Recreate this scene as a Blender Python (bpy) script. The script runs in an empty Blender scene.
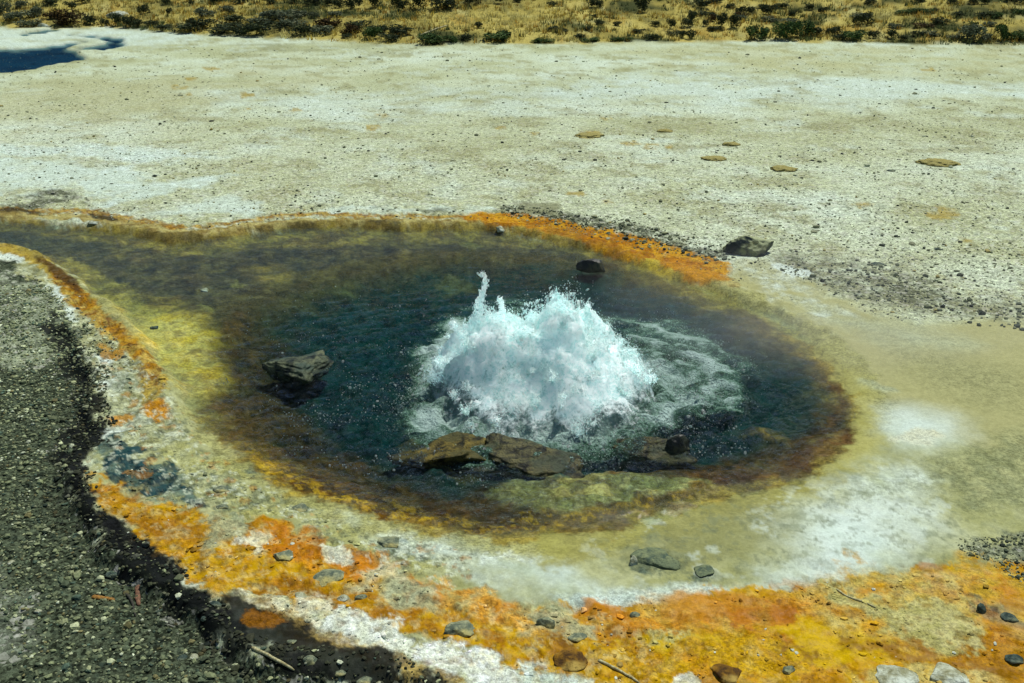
import bpy, bmesh, math, random
import numpy as np
from mathutils import Vector

R = math.radians
rng = np.random.default_rng(7)
random.seed(7)
sc = bpy.context.scene
COL = sc.collection

# ------------------------------------------------------------------ camera
H = 1.7; F = 996.0; PITCH = R(22.0); CX, CY = 512.0, 341.5
cp, sp = math.cos(PITCH), math.sin(PITCH)
cam = bpy.data.cameras.new('camera'); camo = bpy.data.objects.new('camera', cam); COL.objects.link(camo)
cam.sensor_width = 36.0; cam.lens = F / 1024 * 36.0
cam.clip_start = 0.02; cam.clip_end = 4000
camo.location = (0, 0, H); camo.rotation_euler = (R(90) - PITCH, 0, 0)
sc.camera = camo

def ray(x, y):
    a = (x - CX) / F; b = (CY - y) / F
    return np.array([a, cp + b * sp, -sp + b * cp])

def at(x, y, z=0.0):
    d = ray(x, y); t = (z - H) / d[2]
    return np.array([d[0] * t, d[1] * t, z])

def mpp(x, y):                      # metres per pixel, across the view, at a ground point
    p = at(x, y); return (p[1] * cp + H * sp) / F

# ------------------------------------------------------------------ noise
def _h(ix, iy, iz, s):
    h = (ix.astype(np.int64) * 374761393 + iy.astype(np.int64) * 668265263 + iz.astype(np.int64) * 2147483647 + s * 974711) & 0xFFFFFFFF
    h = ((h ^ (h >> 13)) * 1274126177) & 0xFFFFFFFF
    h = ((h ^ (h >> 16)) * 2246822519) & 0xFFFFFFFF
    return ((h ^ (h >> 15)) & 0xFFFFFF) / float(0xFFFFFF)

def vnoise2(x, y, s=0):
    x = x + s * 17.31; y = y - s * 9.77
    ix = np.floor(x); iy = np.floor(y); fx = x - ix; fy = y - iy
    ux = fx * fx * fx * (fx * (fx * 6 - 15) + 10); uy = fy * fy * fy * (fy * (fy * 6 - 15) + 10)
    z = np.zeros_like(ix)
    a = _h(ix, iy, z, s); b = _h(ix + 1, iy, z, s); c = _h(ix, iy + 1, z, s); d = _h(ix + 1, iy + 1, z, s)
    return ((a * (1 - ux) + b * ux) * (1 - uy) + (c * (1 - ux) + d * ux) * uy) * 2 - 1

def fbm2(x, y, s=0, o=4, g=0.5):
    t = 0; a = 1.0; n = 0.0; c, q = math.cos(.6), math.sin(.6)
    for k in range(o):
        t = t + a * vnoise2(x, y, s + k * 13); n += a; a *= g
        x, y = (x * c - y * q) * 2.03 + 3.1, (x * q + y * c) * 2.03 - 1.7
    return t / n

def vnoise3(p, s=0):
    p = p + s * 7.13
    i = np.floor(p); f = p - i; u = f * f * f * (f * (f * 6 - 15) + 10); r = 0
    for dx in (0, 1):
        for dy in (0, 1):
            for dz in (0, 1):
                w = (u[:, 0] if dx else 1 - u[:, 0]) * (u[:, 1] if dy else 1 - u[:, 1]) * (u[:, 2] if dz else 1 - u[:, 2])
                r = r + w * _h(i[:, 0] + dx, i[:, 1] + dy, i[:, 2] + dz, s)
    return r * 2 - 1

def fbm3(p, s=0, o=4, g=0.5):
    t = 0; a = 1.0; n = 0.0
    for k in range(o):
        t = t + a * vnoise3(p, s + k * 11); n += a; a *= g; p = p * 2.03 + 1.3
    return t / n

def sstep(a, b, x):
    t = np.clip((x - a) / (b - a), 0, 1); return t * t * (3 - 2 * t)

# ------------------------------------------------------------------ polygons
def smooth_poly(P, closed=True, n=4):
    P = np.asarray(P, float); N = len(P); out = []
    rngi = range(N) if closed else range(N - 1)
    for i in rngi:
        if closed: p0, p1, p2, p3 = P[i - 1], P[i], P[(i + 1) % N], P[(i + 2) % N]
        else: p0, p1, p2, p3 = P[max(i - 1, 0)], P[i], P[i + 1], P[min(i + 2, N - 1)]
        for k in range(n):
            t = k / n
            out.append(0.5 * ((2 * p1) + (-p0 + p2) * t + (2 * p0 - 5 * p1 + 4 * p2 - p3) * t * t + (-p0 + 3 * p1 - 3 * p2 + p3) * t ** 3))
    if not closed: out.append(P[-1])
    return np.array(out)

def gpoly(px, closed=True, sm=3):
    q = smooth_poly(px, closed, sm) if sm > 1 else np.asarray(px, float)
    return np.array([at(x, y)[:2] for x, y in q])

def seg_dist(X, Y, A, B):
    dx, dy = B[0] - A[0], B[1] - A[1]; L = dx * dx + dy * dy + 1e-12
    t = np.clip(((X - A[0]) * dx + (Y - A[1]) * dy) / L, 0, 1)
    return (X - A[0] - t * dx) ** 2 + (Y - A[1] - t * dy) ** 2

def sdf(X, Y, P):                    # + inside, - outside
    d = np.full(X.shape, 1e9); ins = np.zeros(X.shape, bool); N = len(P)
    for i in range(N):
        A = P[i]; B = P[(i + 1) % N]
        d = np.minimum(d, seg_dist(X, Y, A, B))
        c = (A[1] > Y) != (B[1] > Y)
        ins ^= c & (X < (B[0] - A[0]) * (Y - A[1]) / (B[1] - A[1] + 1e-15) + A[0])
    d = np.sqrt(d); return np.where(ins, d, -d)

def ldist(X, Y, P):
    d = np.full(X.shape, 1e9)
    for i in range(len(P) - 1): d = np.minimum(d, seg_dist(X, Y, P[i], P[i + 1]))
    return np.sqrt(d)

# photo-tone (sRGB 0-255) -> base colour.  KL: how bright a horizontal white card comes out in this light
KL = np.array([1.16, 1.13, 1.12])
def lin(c):
    c = np.asarray(c, float) / 255.0
    return np.where(c <= 0.04045, c / 12.92, ((c + 0.055) / 1.055) ** 2.4)
def alb(c):
    r, g, b = [float(q) for q in c]
    g = min(g * 1.03 + ((0.19 if b < 60 else 0.26) if r > 140 else 0.10 if r < 115 else 0.17) * max(r - g, 0), 246); b = max(b - 0.30 * max(r - b - 80, 0), 1)
    return np.clip(lin((r, g, b)) / KL, 0, 0.88)

# ------------------------------------------------------------------ outlines (photo pixels laid down on the ground plane)
WATER = [(-60,214),(0,217),(40,222),(100,226),(170,236),(230,233),(300,223),(400,224),(490,226),(560,238),(620,254),(690,277),(740,295),(800,322),(850,370),(872,410),(858,450),(820,482),(760,505),(700,525),(620,545),(540,560),(460,552),(400,540),(340,520),(280,495),(225,462),(195,430),(185,400),(168,365),(140,330),(105,303),(62,274),(36,256),(0,243),(-60,236)]
DEEP = [(205,318),(260,292),(330,270),(400,256),(470,252),(540,257),(600,266),(650,280),(705,303),(750,328),(785,352),(812,378),(825,405),(815,430),(780,452),(730,463),(690,468),(640,478),(590,488),(545,500),(500,508),(440,506),(380,495),(320,474),(270,455),(235,432),(215,400),(205,360)]
EDGE = [(-400,24),(0,27),(60,28),(110,28),(180,34),(260,38),(300,40),(350,43),(400,45),(450,45),(500,44),(600,43),(700,41.5),(800,42),(900,44),(1024,46),(1400,50)]
GRAVEL = [(-300,262),(-20,258),(20,272),(45,292),(62,318),(78,345),(90,380),(96,412),(90,432),(76,452),(74,482),(90,515),(128,552),(170,585),(215,622),(260,652),(320,658),(380,676),(430,694),(470,720),(480,800),(-300,800)]
POND = [(-80,48),(0,49),(50,47),(88,43),(97,49),(80,56),(55,62),(38,69),(0,72),(-80,78)]
POND2 = [(97,35),(115,38),(128,40),(144,44),(132,49),(112,48),(120,44),(104,40)]
POND3 = [(30,31),(40,29),(56,29.5),(47,33),(32,34)]
gW, gD, gG, gE = gpoly(WATER), gpoly(DEEP), gpoly(GRAVEL), gpoly(EDGE, False)
gP = [gpoly(p, True, 2) for p in (POND, POND2, POND3)]

def edge_y(X):                       # distance of the far rim of the pale flat, as a function of x
    return np.interp(X, gE[:, 0], gE[:, 1])

def hill_z(X, Y):
    d = Y - edge_y(X)
    base = np.where(d > 0, 0.105 * np.minimum(d, 45) + 0.02 * np.clip(d - 45, 0, 400), 0)
    m = sstep(0.0, 1.2, d)
    return base + m * (0.10 * fbm2(X * 0.5, Y * 0.5, 41, 4) + 0.05)

def hill_at(x, y):                   # where a picture point meets the far slope
    d = ray(x, y); t = 1.0
    ts = np.linspace(12, 60, 6000)
    Z = H + d[2] * ts - hill_z(d[0] * ts, d[1] * ts)
    i = int(np.argmax(Z < 0)); t = ts[i]
    return np.array([d[0] * t, d[1] * t, float(hill_z(np.array([d[0] * t]), np.array([d[1] * t]))[0])])

FILM = [(750,268),(830,296),(900,322),(1060,344),(1300,420),(1300,580),(960,556),(860,566),(700,590),(580,596),(440,566),(360,540),(420,540),(560,560),(720,520),(850,470),(880,420),(850,360),(800,318)]
gF = gpoly(FILM)
LEDGES = []                          # raised bed under the submerged ledges: (px polygon, level)
LEDGES.append(([(495,478),(530,470),(580,466),(640,462),(680,468),(700,474),(660,486),(610,493),(560,503),(520,497)], -0.026))
LEDGES.append(([(402,432),(425,422),(455,424),(490,436),(500,450),(470,462),(430,458),(405,448)], -0.04))
LEDGES.append(([(726,420),(745,417),(785,425),(780,430),(744,427)], -0.03))
gL = [(gpoly(p), z) for p, z in LEDGES]
WZ = -0.018                          # water level

def pond_s(X, Y, P):
    return sdf(X + .9 * fbm2(X * .7, Y * .5, 61, 3), Y + .8 * fbm2(X * .6, Y * .6, 111, 4, .6), P)

def ground_z(X, Y, sw=None, sd=None, sg=None, fine=True):
    wx = X + 0.05 * fbm2(X * 4, Y * 4, 3, 3); wy = Y + 0.07 * fbm2(X * 4, Y * 4, 4, 3)
    sw = sdf(wx, wy, gW); sd = sdf(wx, wy, gD); sg = sdf(wx, wy, gG)
    near = sstep(14, 5, np.hypot(X, Y))
    z = 0.012 * fbm2(X * 1.1, Y * 1.1, 5, 4) * near
    n2 = fbm2(X * 14, Y * 14, 6, 4)
    rid = 1 - np.abs(fbm2(X * 9, Y * 9, 8, 4))
    rim = np.exp(-((sw + 0.05) / 0.07) ** 2)
    north = sstep(3.6, 4.6, Y + 0.25 * np.abs(np.minimum(X, 0)) * 2.2)
    z = z + rim * (0.012 + 0.014 * n2) * near * north
    lump = (1 - .85 * sstep(-.05, .08, sdf(wx, wy, gF))) * sstep(0.0, -0.1, sw) * sstep(-0.9, -0.2, sw) * sstep(-0.02, -0.08, sg) * near
    z = z + lump * (0.012 * (rid - 0.75) * 2 + 0.006 * n2)
    # basin
    z = z - (sstep(-0.01, 0.05, sw) * north + sstep(-0.06, 0.30, sw) * (1 - north)) * (0.034 + 0.012 * n2)
    z = z - sstep(-0.04, 0.34, sd) * (0.075 + 0.03 * n2)
    for P, lv in gL:
        s = sdf(wx, wy, P); m = sstep(-0.12, 0.05, s + 0.03 * n2); z = z * (1 - m) + m * (lv + 0.022 * n2)
    # gravel apron lies lower than the mineral crust
    g = sstep(-0.01, 0.05, sg) * sstep(4.9, 4.2, Y)
    z = z - g * 0.038 + sstep(0, 0.05, sg) * near * 0.006 * fbm2(X * 45, Y * 45, 9, 3)
    fl = 1 - .9 * sstep(-.05, .08, sdf(wx, wy, gF))
    dry = sstep(0.0, -0.1, sw) * near * fl
    z = z + dry * 0.0018 * fbm2(X * 38, Y * 38, 10, 3)
    for P in gP:
        s = pond_s(X, Y, P)
        z = z - sstep(-0.12, 0.12, s) * 0.05
    return z + hill_z(X, Y)

# ------------------------------------------------------------------ paint layers for the mineral ground
class Paint:
    def __init__(s, X, Y):
        s.X, s.Y = X, Y; s.C = np.zeros((X.size, 3)); s.wet = np.zeros(X.size); s.grav = np.zeros(X.size)
    def colours(s, cols, sc, seed, con=1.6, idx=None):
        X, Y = (s.X, s.Y) if idx is None else (s.X[idx], s.Y[idx])
        n = np.clip(0.5 + 0.5 * con * fbm2(X * sc, Y * sc, seed, 5, 0.6), 0, 1)
        A = np.array([alb(c) for c in cols]); k = n * (len(cols) - 1); i = np.minimum(k.astype(int), len(cols) - 2); f = (k - i)[:, None]
        return A[i] * (1 - f) + A[i + 1] * f
    def put(s, idx, m, cols, sc, seed, con=1.6, wet=None, grav=None):
        m = np.clip(m, 0, 1)
        c = s.colours(cols if len(cols) > 1 else cols * 2, sc, seed + 5, con, idx)
        s.C[idx] = s.C[idx] * (1 - m[:, None]) + c * m[:, None]
        if wet is not None: s.wet[idx] = s.wet[idx] * (1 - m) + wet * m
        if grav is None and wet is not None: grav = -.62 if wet > .5 else (.05 if wet <= .2 else -.7)
        if grav is None and idx.size and s.Y[idx].mean() < 8.2: grav = .06
        if grav is not None: s.grav[idx] = s.grav[idx] * (1 - m) + grav * m
    def area(s, px, cols, soft=0.03, warp=0.05, ws=8, a=1.0, brk=None, sc=9, seed=None, con=1.9, wet=None, grav=None, line=None, sm=3):
        if soft < 0.055: soft *= .62; warp *= 1.15
        P = gpoly(px, line is None, sm)
        seed = seed if seed is not None else int(abs(px[0][0] * 3 + px[0][1] * 7 + len(px))) % 900
        mar = soft + warp * 2.2 + (line or 0)
        idx = np.nonzero((s.X > P[:, 0].min() - mar) & (s.X < P[:, 0].max() + mar) & (s.Y > P[:, 1].min() - mar) & (s.Y < P[:, 1].max() + mar))[0]
        if idx.size == 0: return
        X, Y = s.X[idx], s.Y[idx]
        wx = X + warp * fbm2(X * ws, Y * ws, seed, 6, 0.68) * 1.7; wy = Y + warp * fbm2(X * ws, Y * ws, seed + 50, 6, 0.68) * 1.7
        d = (line - ldist(wx, wy, P)) if line is not None else sdf(wx, wy, P)
        m = sstep(-soft, soft, d) * a
        if brk is not None:                      # (scale, threshold, width): noise holes
            n = fbm2(X * brk[0], Y * brk[0], seed + 90, 5, 0.6); m = m * sstep(brk[1] - brk[2], brk[1] + brk[2], n)
        s.put(idx, m, cols, sc, seed, con, wet, grav)

def paint_ground(X, Y):
    p = Paint(X, Y); A = p.area; ALL = np.arange(X.size)
    # --- pale sinter flat
    p.C[:] = p.colours([(172,173,132),(187,190,153),(202,208,180),(213,222,204)], 0.9, 1, 1.5)
    n = fbm2(X * 3.1, Y * 3.1, 301, 6, 0.65)
    p.put(ALL, sstep(0.0, 0.4, n) * 0.7, [(164,160,118),(146,142,102)], 5, 302)
    n = fbm2(X * 2.2, Y * 2.2, 303, 6, 0.65)
    p.put(ALL, sstep(0.12, 0.5, n) * 0.6, [(214,224,210),(198,208,190)], 5, 304)
    n = fbm2(X * 16, Y * 16, 305, 4, 0.7)
    p.put(ALL, sstep(0.15, 0.55, n) * 0.55 * sstep(11, 6, Y), [(140,142,110),(110,115,92)], 20, 306)
    n = fbm2(X * 21, Y * 21, 307, 4, 0.7)
    p.put(ALL, sstep(0.15, 0.55, n) * 0.5 * sstep(11, 6, Y), [(206,212,190),(220,226,210)], 20, 308)
    p.grav[:] = .46 * sstep(16, 8, Y)
    # white wash bands on the flat
    WH = [(214,226,216),(200,212,198),(222,234,228)]
    A([(540,84),(640,74),(760,78),(880,76),(1000,84),(1040,92),(900,98),(890,106),(860,108),(840,98),(740,104),(600,102)], WH, 0.5, 0.8, 1.2, 0.8, (2.5, -.25, .4))
    A([(200,92),(300,98),(420,84),(540,92),(600,110),(480,112),(330,118),(230,108)], WH, 0.4, 0.6, 1.2, 0.6, (2.5, -.1, .4))
    A([(-20,142),(60,146),(180,150),(205,160),(140,160),(60,154),(-20,152)], WH, 0.10, 0.25, 2.5, 0.95, (4, -.5, .4))
    A([(-20,160),(60,160),(110,168),(170,178),(240,172),(150,196),(92,200),(60,186),(-20,196)], WH, 0.12, 0.3, 2.5, 0.9, (4, -.4, .4))
    A([(205,200),(240,196),(262,214),(200,216),(150,212)], WH, 0.06, 0.1, 4, 0.8, (6, -.3, .4))
    A([(330,208),(420,204),(500,206),(470,213),(400,213),(330,214)], WH, 0.05, 0.1, 4, 0.75, (6, -.2, .4))
    A([(-30,28),(40,30),(110,29),(180,36),(150,46),(90,42),(40,48),(-30,46)], WH, 0.5, 0.8, 1.2, 0.8, (2, -.3, .4))
    A([(640,44),(800,48),(1040,50),(1040,64),(820,72),(650,62)], [(196,192,148),(184,178,134)], 0.8, 0.9, 1.2, 0.55, (1.5, -.2, .4))
    A([(0,84),(160,80),(260,60),(330,60),(300,84),(200,100),(120,132),(0,140)], [(190,188,148),(178,174,134)], 0.6, 0.9, 1.2, 0.65, (1.5, -.3, .4))
    A([(250,40),(330,44),(420,48),(400,54),(300,52),(240,50)], [(150,150,118),(120,120,90)], 0.5, 0.6, 1.5, 0.5, (2, 0, .4))
    # ochre tufts staining
    for x, y, w in [(210,69,7),(191,79,7),(178,87,7),(246,95,8),(188,95,5),(247,109,4),(588,134,13),(534,134,7),(632,143,10),(650,146,10),(664,147,6),(608,118,6),(380,115,8),(373,127,10),(295,110,8),(502,128,7),(930,70,6),(958,240,8),(605,202,9),(575,194,10),(940,213,20),(860,205,10)]:
        A([(x - w, y), (x, y - w * .32), (x + w, y), (x, y + w * .32)], [(176,146,78),(160,126,60)], 0.03, 0.06, 5, 0.8, (7, -.3, .4))
    # dark gritty wash above the north rim
    DG = [(60,66,52),(96,98,76),(44,50,42)]
    A([(505,206),(560,212),(620,222),(680,238),(722,254),(715,262),(660,250),(600,233),(545,222),(500,214)], DG, 0.05, 0.10, 6, 0.9, (14, -.15, .35), 20, grav=.7)
    A([(20,196),(60,190),(85,197),(70,203),(40,208),(10,206)], DG, 0.05, 0.10, 6, 0.9, (9, -.2, .3), 16, grav=.6)
    A([(375,206),(395,205),(394,211),(376,211)], DG, 0.03, 0.05, 8, 0.8, (12, -.1, .3))
    A([(420,208),(450,207),(455,212),(422,212)], DG, 0.03, 0.05, 8, 0.7, (12, -.1, .3))
    A([(780,258),(840,262),(900,270),(960,300),(1040,318),(1040,336),(960,322),(890,304),(830,290),(790,276)], [(140,136,98),(120,118,84),(84,88,66)], 0.10, 0.15, 5, 0.85, (12, -.2, .4), 18, grav=.5)
    A([(890,272),(930,280),(945,300),(915,310),(890,296)], DG, 0.05, 0.08, 8, 0.7, (16, -.05, .35), 20, grav=.6)
    A([(520,240-36),(552,203),(560,212),(530,214)], [(140,138,106),(120,118,88)], 0.05, 0.08, 6, 0.8)
    # --- smooth film on the right-hand side
    A([(770,262),(830,292),(900,318),(960,328),(1060,340),(1060,560),(980,560),(900,540),(820,520),(800,480),(870,420),(840,360),(770,306),(720,280)],
      [(164,158,110),(178,170,122),(154,148,102)], 0.10, 0.10, 3, 1.0, None, 2.0, con=1.4, wet=.35)
    A([(720,262),(770,262),(800,276),(830,300),(860,318),(820,320),(770,296)], [(200,206,186),(176,174,136),(214,222,210)], 0.06, 0.08, 6, 0.9, (8, -.25, .4), 10)
    A([(775,262),(795,266),(812,275),(796,277),(778,268)], [(222,230,224),(210,218,206)], 0.02, 0.04, 10, 0.95)
    A([(815,306),(860,318),(930,330),(970,345),(930,352),(860,335)], [(186,194,164),(178,182,146)], 0.12, 0.08, 4, 0.55)
    A([(900,345),(1000,365),(1040,392),(990,400),(930,380)], [(150,148,106),(160,156,112)], 0.15, 0.1, 4, 0.6)
    # --- the terrace south of the pool
    A([(-60,238),(60,270),(110,290),(200,240),(400,226),(560,240),(720,284),(840,340),(900,420),(840,500),(700,540),(540,566),(400,546),(260,500),(180,450),(150,390),(90,320)], [(150,146,92),(172,166,112),(134,130,84)], 0.04, 0.05, 8, 1.0, None, 9)
    A([(60,300),(110,330),(165,385),(200,440),(270,492),(360,530),(460,556),(560,562),(700,528),(820,486),(880,430),(960,440),(1060,500),(1060,620),(900,610),(700,640),(560,660),(430,650),(300,600),(180,560),(90,490),(96,420),(80,350)],
      [(150,148,96),(166,164,112),(184,182,136),(140,140,96)], 0.05, 0.06, 6, 1.0, None, 7, wet=.4)
    A([(180,440),(260,492),(330,520),(420,552),(470,570),(380,590),(300,545),(230,505),(170,470)], [(150,146,86),(172,166,104),(186,186,140)], 0.05, 0.08, 8, 0.8, (10, -.3, .4), 14)
    # white crust under the west rim
    WC = [(206,214,196),(230,238,230),(184,186,150)]
    A([(-30,246),(20,252),(60,282),(100,322),(140,360),(165,400),(180,436),(150,448),(110,442),(92,415),(92,380),(84,345),(60,312),(36,280),(-30,262)], [(176,174,130),(200,202,168),(150,146,100),(120,124,96)], 0.03, 0.05, 10, 1.0, (12, -.6, .3), 20)
    A([(52,284),(68,300),(78,318),(72,322),(58,306),(44,288)], WC, 0.02, 0.03, 14, 1.0, (14, -.5, .3))
    A([(96,352),(118,368),(122,392),(108,398),(96,380)], WC, 0.02, 0.04, 14, 1.0, (14, -.4, .3))
    A([(-30,246),(14,252),(22,262),(0,262),(-30,258)], WC, 0.02, 0.03, 12, .9)
    A([(88,432),(110,424),(140,416),(152,424),(120,432),(96,440)], [(226,232,222),(214,220,204)], 0.012, 0.02, 16, 1.0)
    A([(98,398),(130,404),(160,412),(168,436),(140,438),(104,424)], [(150,152,112),(176,176,134),(120,128,98)], 0.03, 0.04, 14, 0.8, (16, -.2, .4), 18)
    A([(112,374),(138,372),(146,386),(124,392)], [(126,136,112),(150,152,116)], 0.02, 0.03, 14, 0.8)
    # orange west rim
    OR = [(150,92,34),(186,120,46),(110,70,30),(200,158,92),(164,108,46)]
    A([(-30,240),(0,243),(34,254),(62,274),(90,300),(118,326),(148,352),(166,382),(160,404),(146,398),(136,366),(108,336),(82,312),(58,288),(34,266),(0,252),(-30,250)], [(168,140,74),(186,150,78),(150,112,56)], 0.02, 0.03, 14, 1.0, None, 16)
    A([(52,274),(70,282),(98,306),(128,334),(152,356),(164,384),(152,392),(138,362),(108,336),(86,318),(66,296)], OR, 0.02, 0.035, 14, 1.0, (16, -.45, .3), 18)
    A([(36,256),(60,270),(78,282),(84,296),(70,288),(46,270)], [(66,44,26),(92,60,32)], 0.015, 0.02, 16, 0.9)
    A([(140,408),(158,402),(172,408),(170,418),(154,420)], [(186,104,22),(200,124,40)], 0.015, 0.025, 18, 0.95)
    A([(106,418),(128,412),(130,420),(112,422)], [(190,112,50),(206,140,80)], 0.012, 0.02, 18, 0.85)
    A([(102,344),(118,350),(124,358),(104,356)], [(176,110,50),(190,130,66)], 0.015, 0.03, 18, 0.85)
    # dark teal run-off hollow
    A([(96,446),(116,434),(128,430),(118,440),(138,446),(146,450),(132,456),(152,462),(166,464),(176,460),(172,472),(186,484),(204,498),(208,508),(190,502),(172,494),(150,496),(128,490),(108,474),(102,462)],
      [(28,60,64),(44,78,78),(18,46,52),(96,116,100)], 0.012, 0.03, 11, 1.0, (11, -.5, .15), 18, wet=.8)
    A([(96,446),(130,436),(166,464),(208,508),(150,496),(104,470)], [(124,138,116),(92,116,108)], 0.02, 0.03, 12, .7, (15, .16, .08), 20, seed=77)
    A([(96,446),(130,436),(166,464),(208,508),(150,496),(104,470)], [(10,34,40),(18,44,48)], 0.02, 0.03, 12, .7, (22, .2, .08), 20, seed=78)
    A([(120,470),(140,478),(150,486),(134,486)], [(110,118,92),(70,92,80)], 0.015, 0.02, 18, 0.7)
    # grey pock marks of the terrace
    r2 = np.random.default_rng(11)
    for k in range(60):
        t = r2.random(); x = 150 + 700 * t; y = 450 + 90 * t ** .5 + r2.normal() * 22 - 60 * max(0, t - .6); w = r2.uniform(3, 11)
        A([(x - w, y), (x, y - w * .5), (x + w, y), (x, y + w * .5)], [(120,124,92),(92,104,84),(146,150,116)], 0.01, 0.02, 20, r2.uniform(.3, .8))
    for x, y, w in [(222,490,11),(222,510,9),(300,510,12),(395,548,18),(420,556,14),(362,600,9),(545,622,12),(575,640,14),(660,562,28),(700,574,16),(640,566,10)]:
        A([(x - w, y), (x, y - w * .5), (x + w, y), (x, y + w * .5)], [(70,88,80),(112,120,96)], 0.02, 0.025, 18, 0.85, (22, -.3, .3))
    # pale blue-white mineral streaks
    BW = [(196,210,196),(214,226,220),(176,188,168)]
    A([(330,508),(380,520),(420,540),(470,560),(520,584),(500,596),(440,572),(400,556),(350,536)], BW, 0.03, 0.05, 10, 0.5, (8, 0, .35))
    A([(430,545),(480,552),(520,560),(560,566),(600,580),(660,592),(720,588),(780,570),(830,540),(870,520),(880,548),(820,580),(740,596),(660,606),(580,604),(520,588),(460,566)], BW, 0.10, 0.06, 6, 0.85, (4.5, -.35, .5), 6, con=1.3, wet=.3)
    A([(560,590),(640,590),(720,584),(700,596),(640,604),(590,608)], [(216,228,224),(200,214,206)], 0.04, 0.03, 8, 0.8)
    A([(620,592),(700,586),(718,592),(640,604)], BW, 0.03, 0.03, 10, 0.7)
    A([(800,520),(850,498),(900,482),(925,490),(930,520),(900,560),(850,580),(810,574),(790,545)], [(206,220,208),(220,230,224),(190,198,176)], 0.18, 0.10, 3.5, 0.9, (3.0, -.4, .6), 5, con=1.2, wet=.3)
    A([(872,414),(905,408),(945,416),(962,432),(944,448),(915,446),(886,440)], [(222,232,228),(206,218,208)], 0.14, 0.05, 4, 0.9, None, 5, con=1.2, wet=.3)
    A([(892,440),(920,428),(946,436),(930,446)], [(214,200,164),(220,224,210)], 0.03, 0.03, 10, 0.6)
    A([(860,470),(905,470),(930,486),(880,500),(860,500)], BW, 0.06, 0.06, 6, 0.5)
    A([(480,552),(560,556),(566,562),(480,560)], WC, 0.02, 0.03, 14, 0.7, (20, -.1, .3))
    A([(860,380),(890,386),(896,392),(870,392)], [(190,200,176),(180,186,156)], 0.05, 0.04, 6, 0.7)
    # yellow-olive shoulder round the pool
    A([(540,525),(640,500),(740,480),(800,466),(840,440),(850,400),(870,420),(850,462),(800,496),(700,530),(600,552),(540,556)], [(168,158,84),(150,140,76),(182,172,104)], 0.05, 0.06, 8, 0.75, None, 10, wet=.5)
    A([(700,500),(770,500),(780,530),(730,560),(660,560),(620,545)], [(144,140,92),(132,130,88)], 0.08, 0.08, 6, 0.6, None, 8, wet=.4)
    A([(780,348),(830,350),(880,400),(880,440),(850,470),(830,440),(840,400),(812,374)], [(170,160,90),(184,174,110)], 0.06, 0.06, 7, 0.85, None, 8, wet=.4)
    A([(930,470),(1000,440),(1060,430),(1060,520),(1000,516),(950,510)], [(150,150,104),(128,132,96),(166,164,118)], 0.08, 0.1, 7, 0.8, (9, -.3, .4), 14)
    A([(960,546),(1000,538),(1060,530),(1060,590),(1010,576),(984,560)], [(96,104,86),(126,130,108),(70,80,70)], 0.03, 0.05, 12, 0.9, (22, -.2, .4), 30, grav=.7)
    # --- orange microbial band of the foreground
    AM = [(150,90,8),(186,120,14),(206,148,30),(166,96,12)]
    A([(84,470),(104,484),(128,492),(160,500),(196,508),(216,520),(250,520),(292,530),(330,556),(380,576),(430,596),(500,612),(560,606),(640,600),(720,592),(820,586),(880,570),(940,566),(980,562),(1060,580),(1060,720),(640,720),(560,672),(500,660),(440,642),(395,632),(350,606),(296,604),(250,604),(214,592),(180,570),(140,542),(104,512)],
      AM, 0.02, 0.05, 10, 1.0, (9, -.75, .25), 10, con=1.9, wet=.75)
    A([(150,520),(200,520),(215,545),(180,560),(150,540)], [(196,128,26),(206,150,44)], 0.03, 0.04, 12, 0.7, (14, -.2, .3))
    A([(94,440+44),(118,492),(140,506),(150,524),(128,520),(100,500)], [(160,92,14),(190,124,30)], 0.02, 0.03, 14, 0.8)
    A([(258,526),(300,530),(330,556),(310,568),(270,556),(250,540)], [(204,110,26),(214,132,50)], 0.03, 0.04, 12, 0.9, (12, -.3, .3))
    A([(338,556),(368,556),(392,572),(370,580),(344,574)], [(206,118,44),(200,104,40)], 0.02, 0.03, 14, 0.9)
    A([(420,584),(460,588),(520,604),(560,618),(520,630),(470,610),(420,598)], [(210,124,52),(224,158,96),(202,112,40)], 0.03, 0.05, 12, 0.9, (12, -.3, .35))
    A([(580,614),(640,606),(720,596),(820,590),(830,612),(760,632),(660,630),(600,632)], [(198,118,52),(206,146,84),(188,104,40)], 0.06, 0.06, 8, 0.9, (5, -.55, .35))
    A([(620,646),(700,640),(800,630),(860,640),(820,668),(720,672),(640,672)], [(204,150,28),(192,134,18),(212,160,48)], 0.06, 0.06, 8, 0.95, (5, -.6, .35), 8)
    A([(820,584),(900,570),(960,580),(980,604),(940,640),(880,640),(830,610)], [(204,158,72),(192,170,106),(206,140,40)], 0.06, 0.07, 8, 0.85, (6, -.4, .35), 12)
    A([(880,612),(940,608),(976,630),(970,648),(930,652),(890,636)], [(178,160,92),(164,152,90),(190,172,106)], 0.04, 0.05, 10, 0.9, (9, -.55, .3), 16)
    A([(970,560),(1000,566),(1060,590),(1060,620),(1000,616),(970,590)], [(204,132,44),(196,148,64)], 0.05, 0.06, 10, 0.85, (8, -.3, .3))
    A([(940,650),(990,630),(1060,640),(1060,690),(960,684)], [(178,110,14),(160,92,12)], 0.04, 0.05, 10, 0.8, (9, -.3, .3))
    A([(960,606),(1010,600),(1060,610),(1060,640),(1000,636)], [(96,108,96),(150,150,118),(60,72,66)], 0.03, 0.05, 12, 0.75, (14, -.05, .25), 20)
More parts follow.
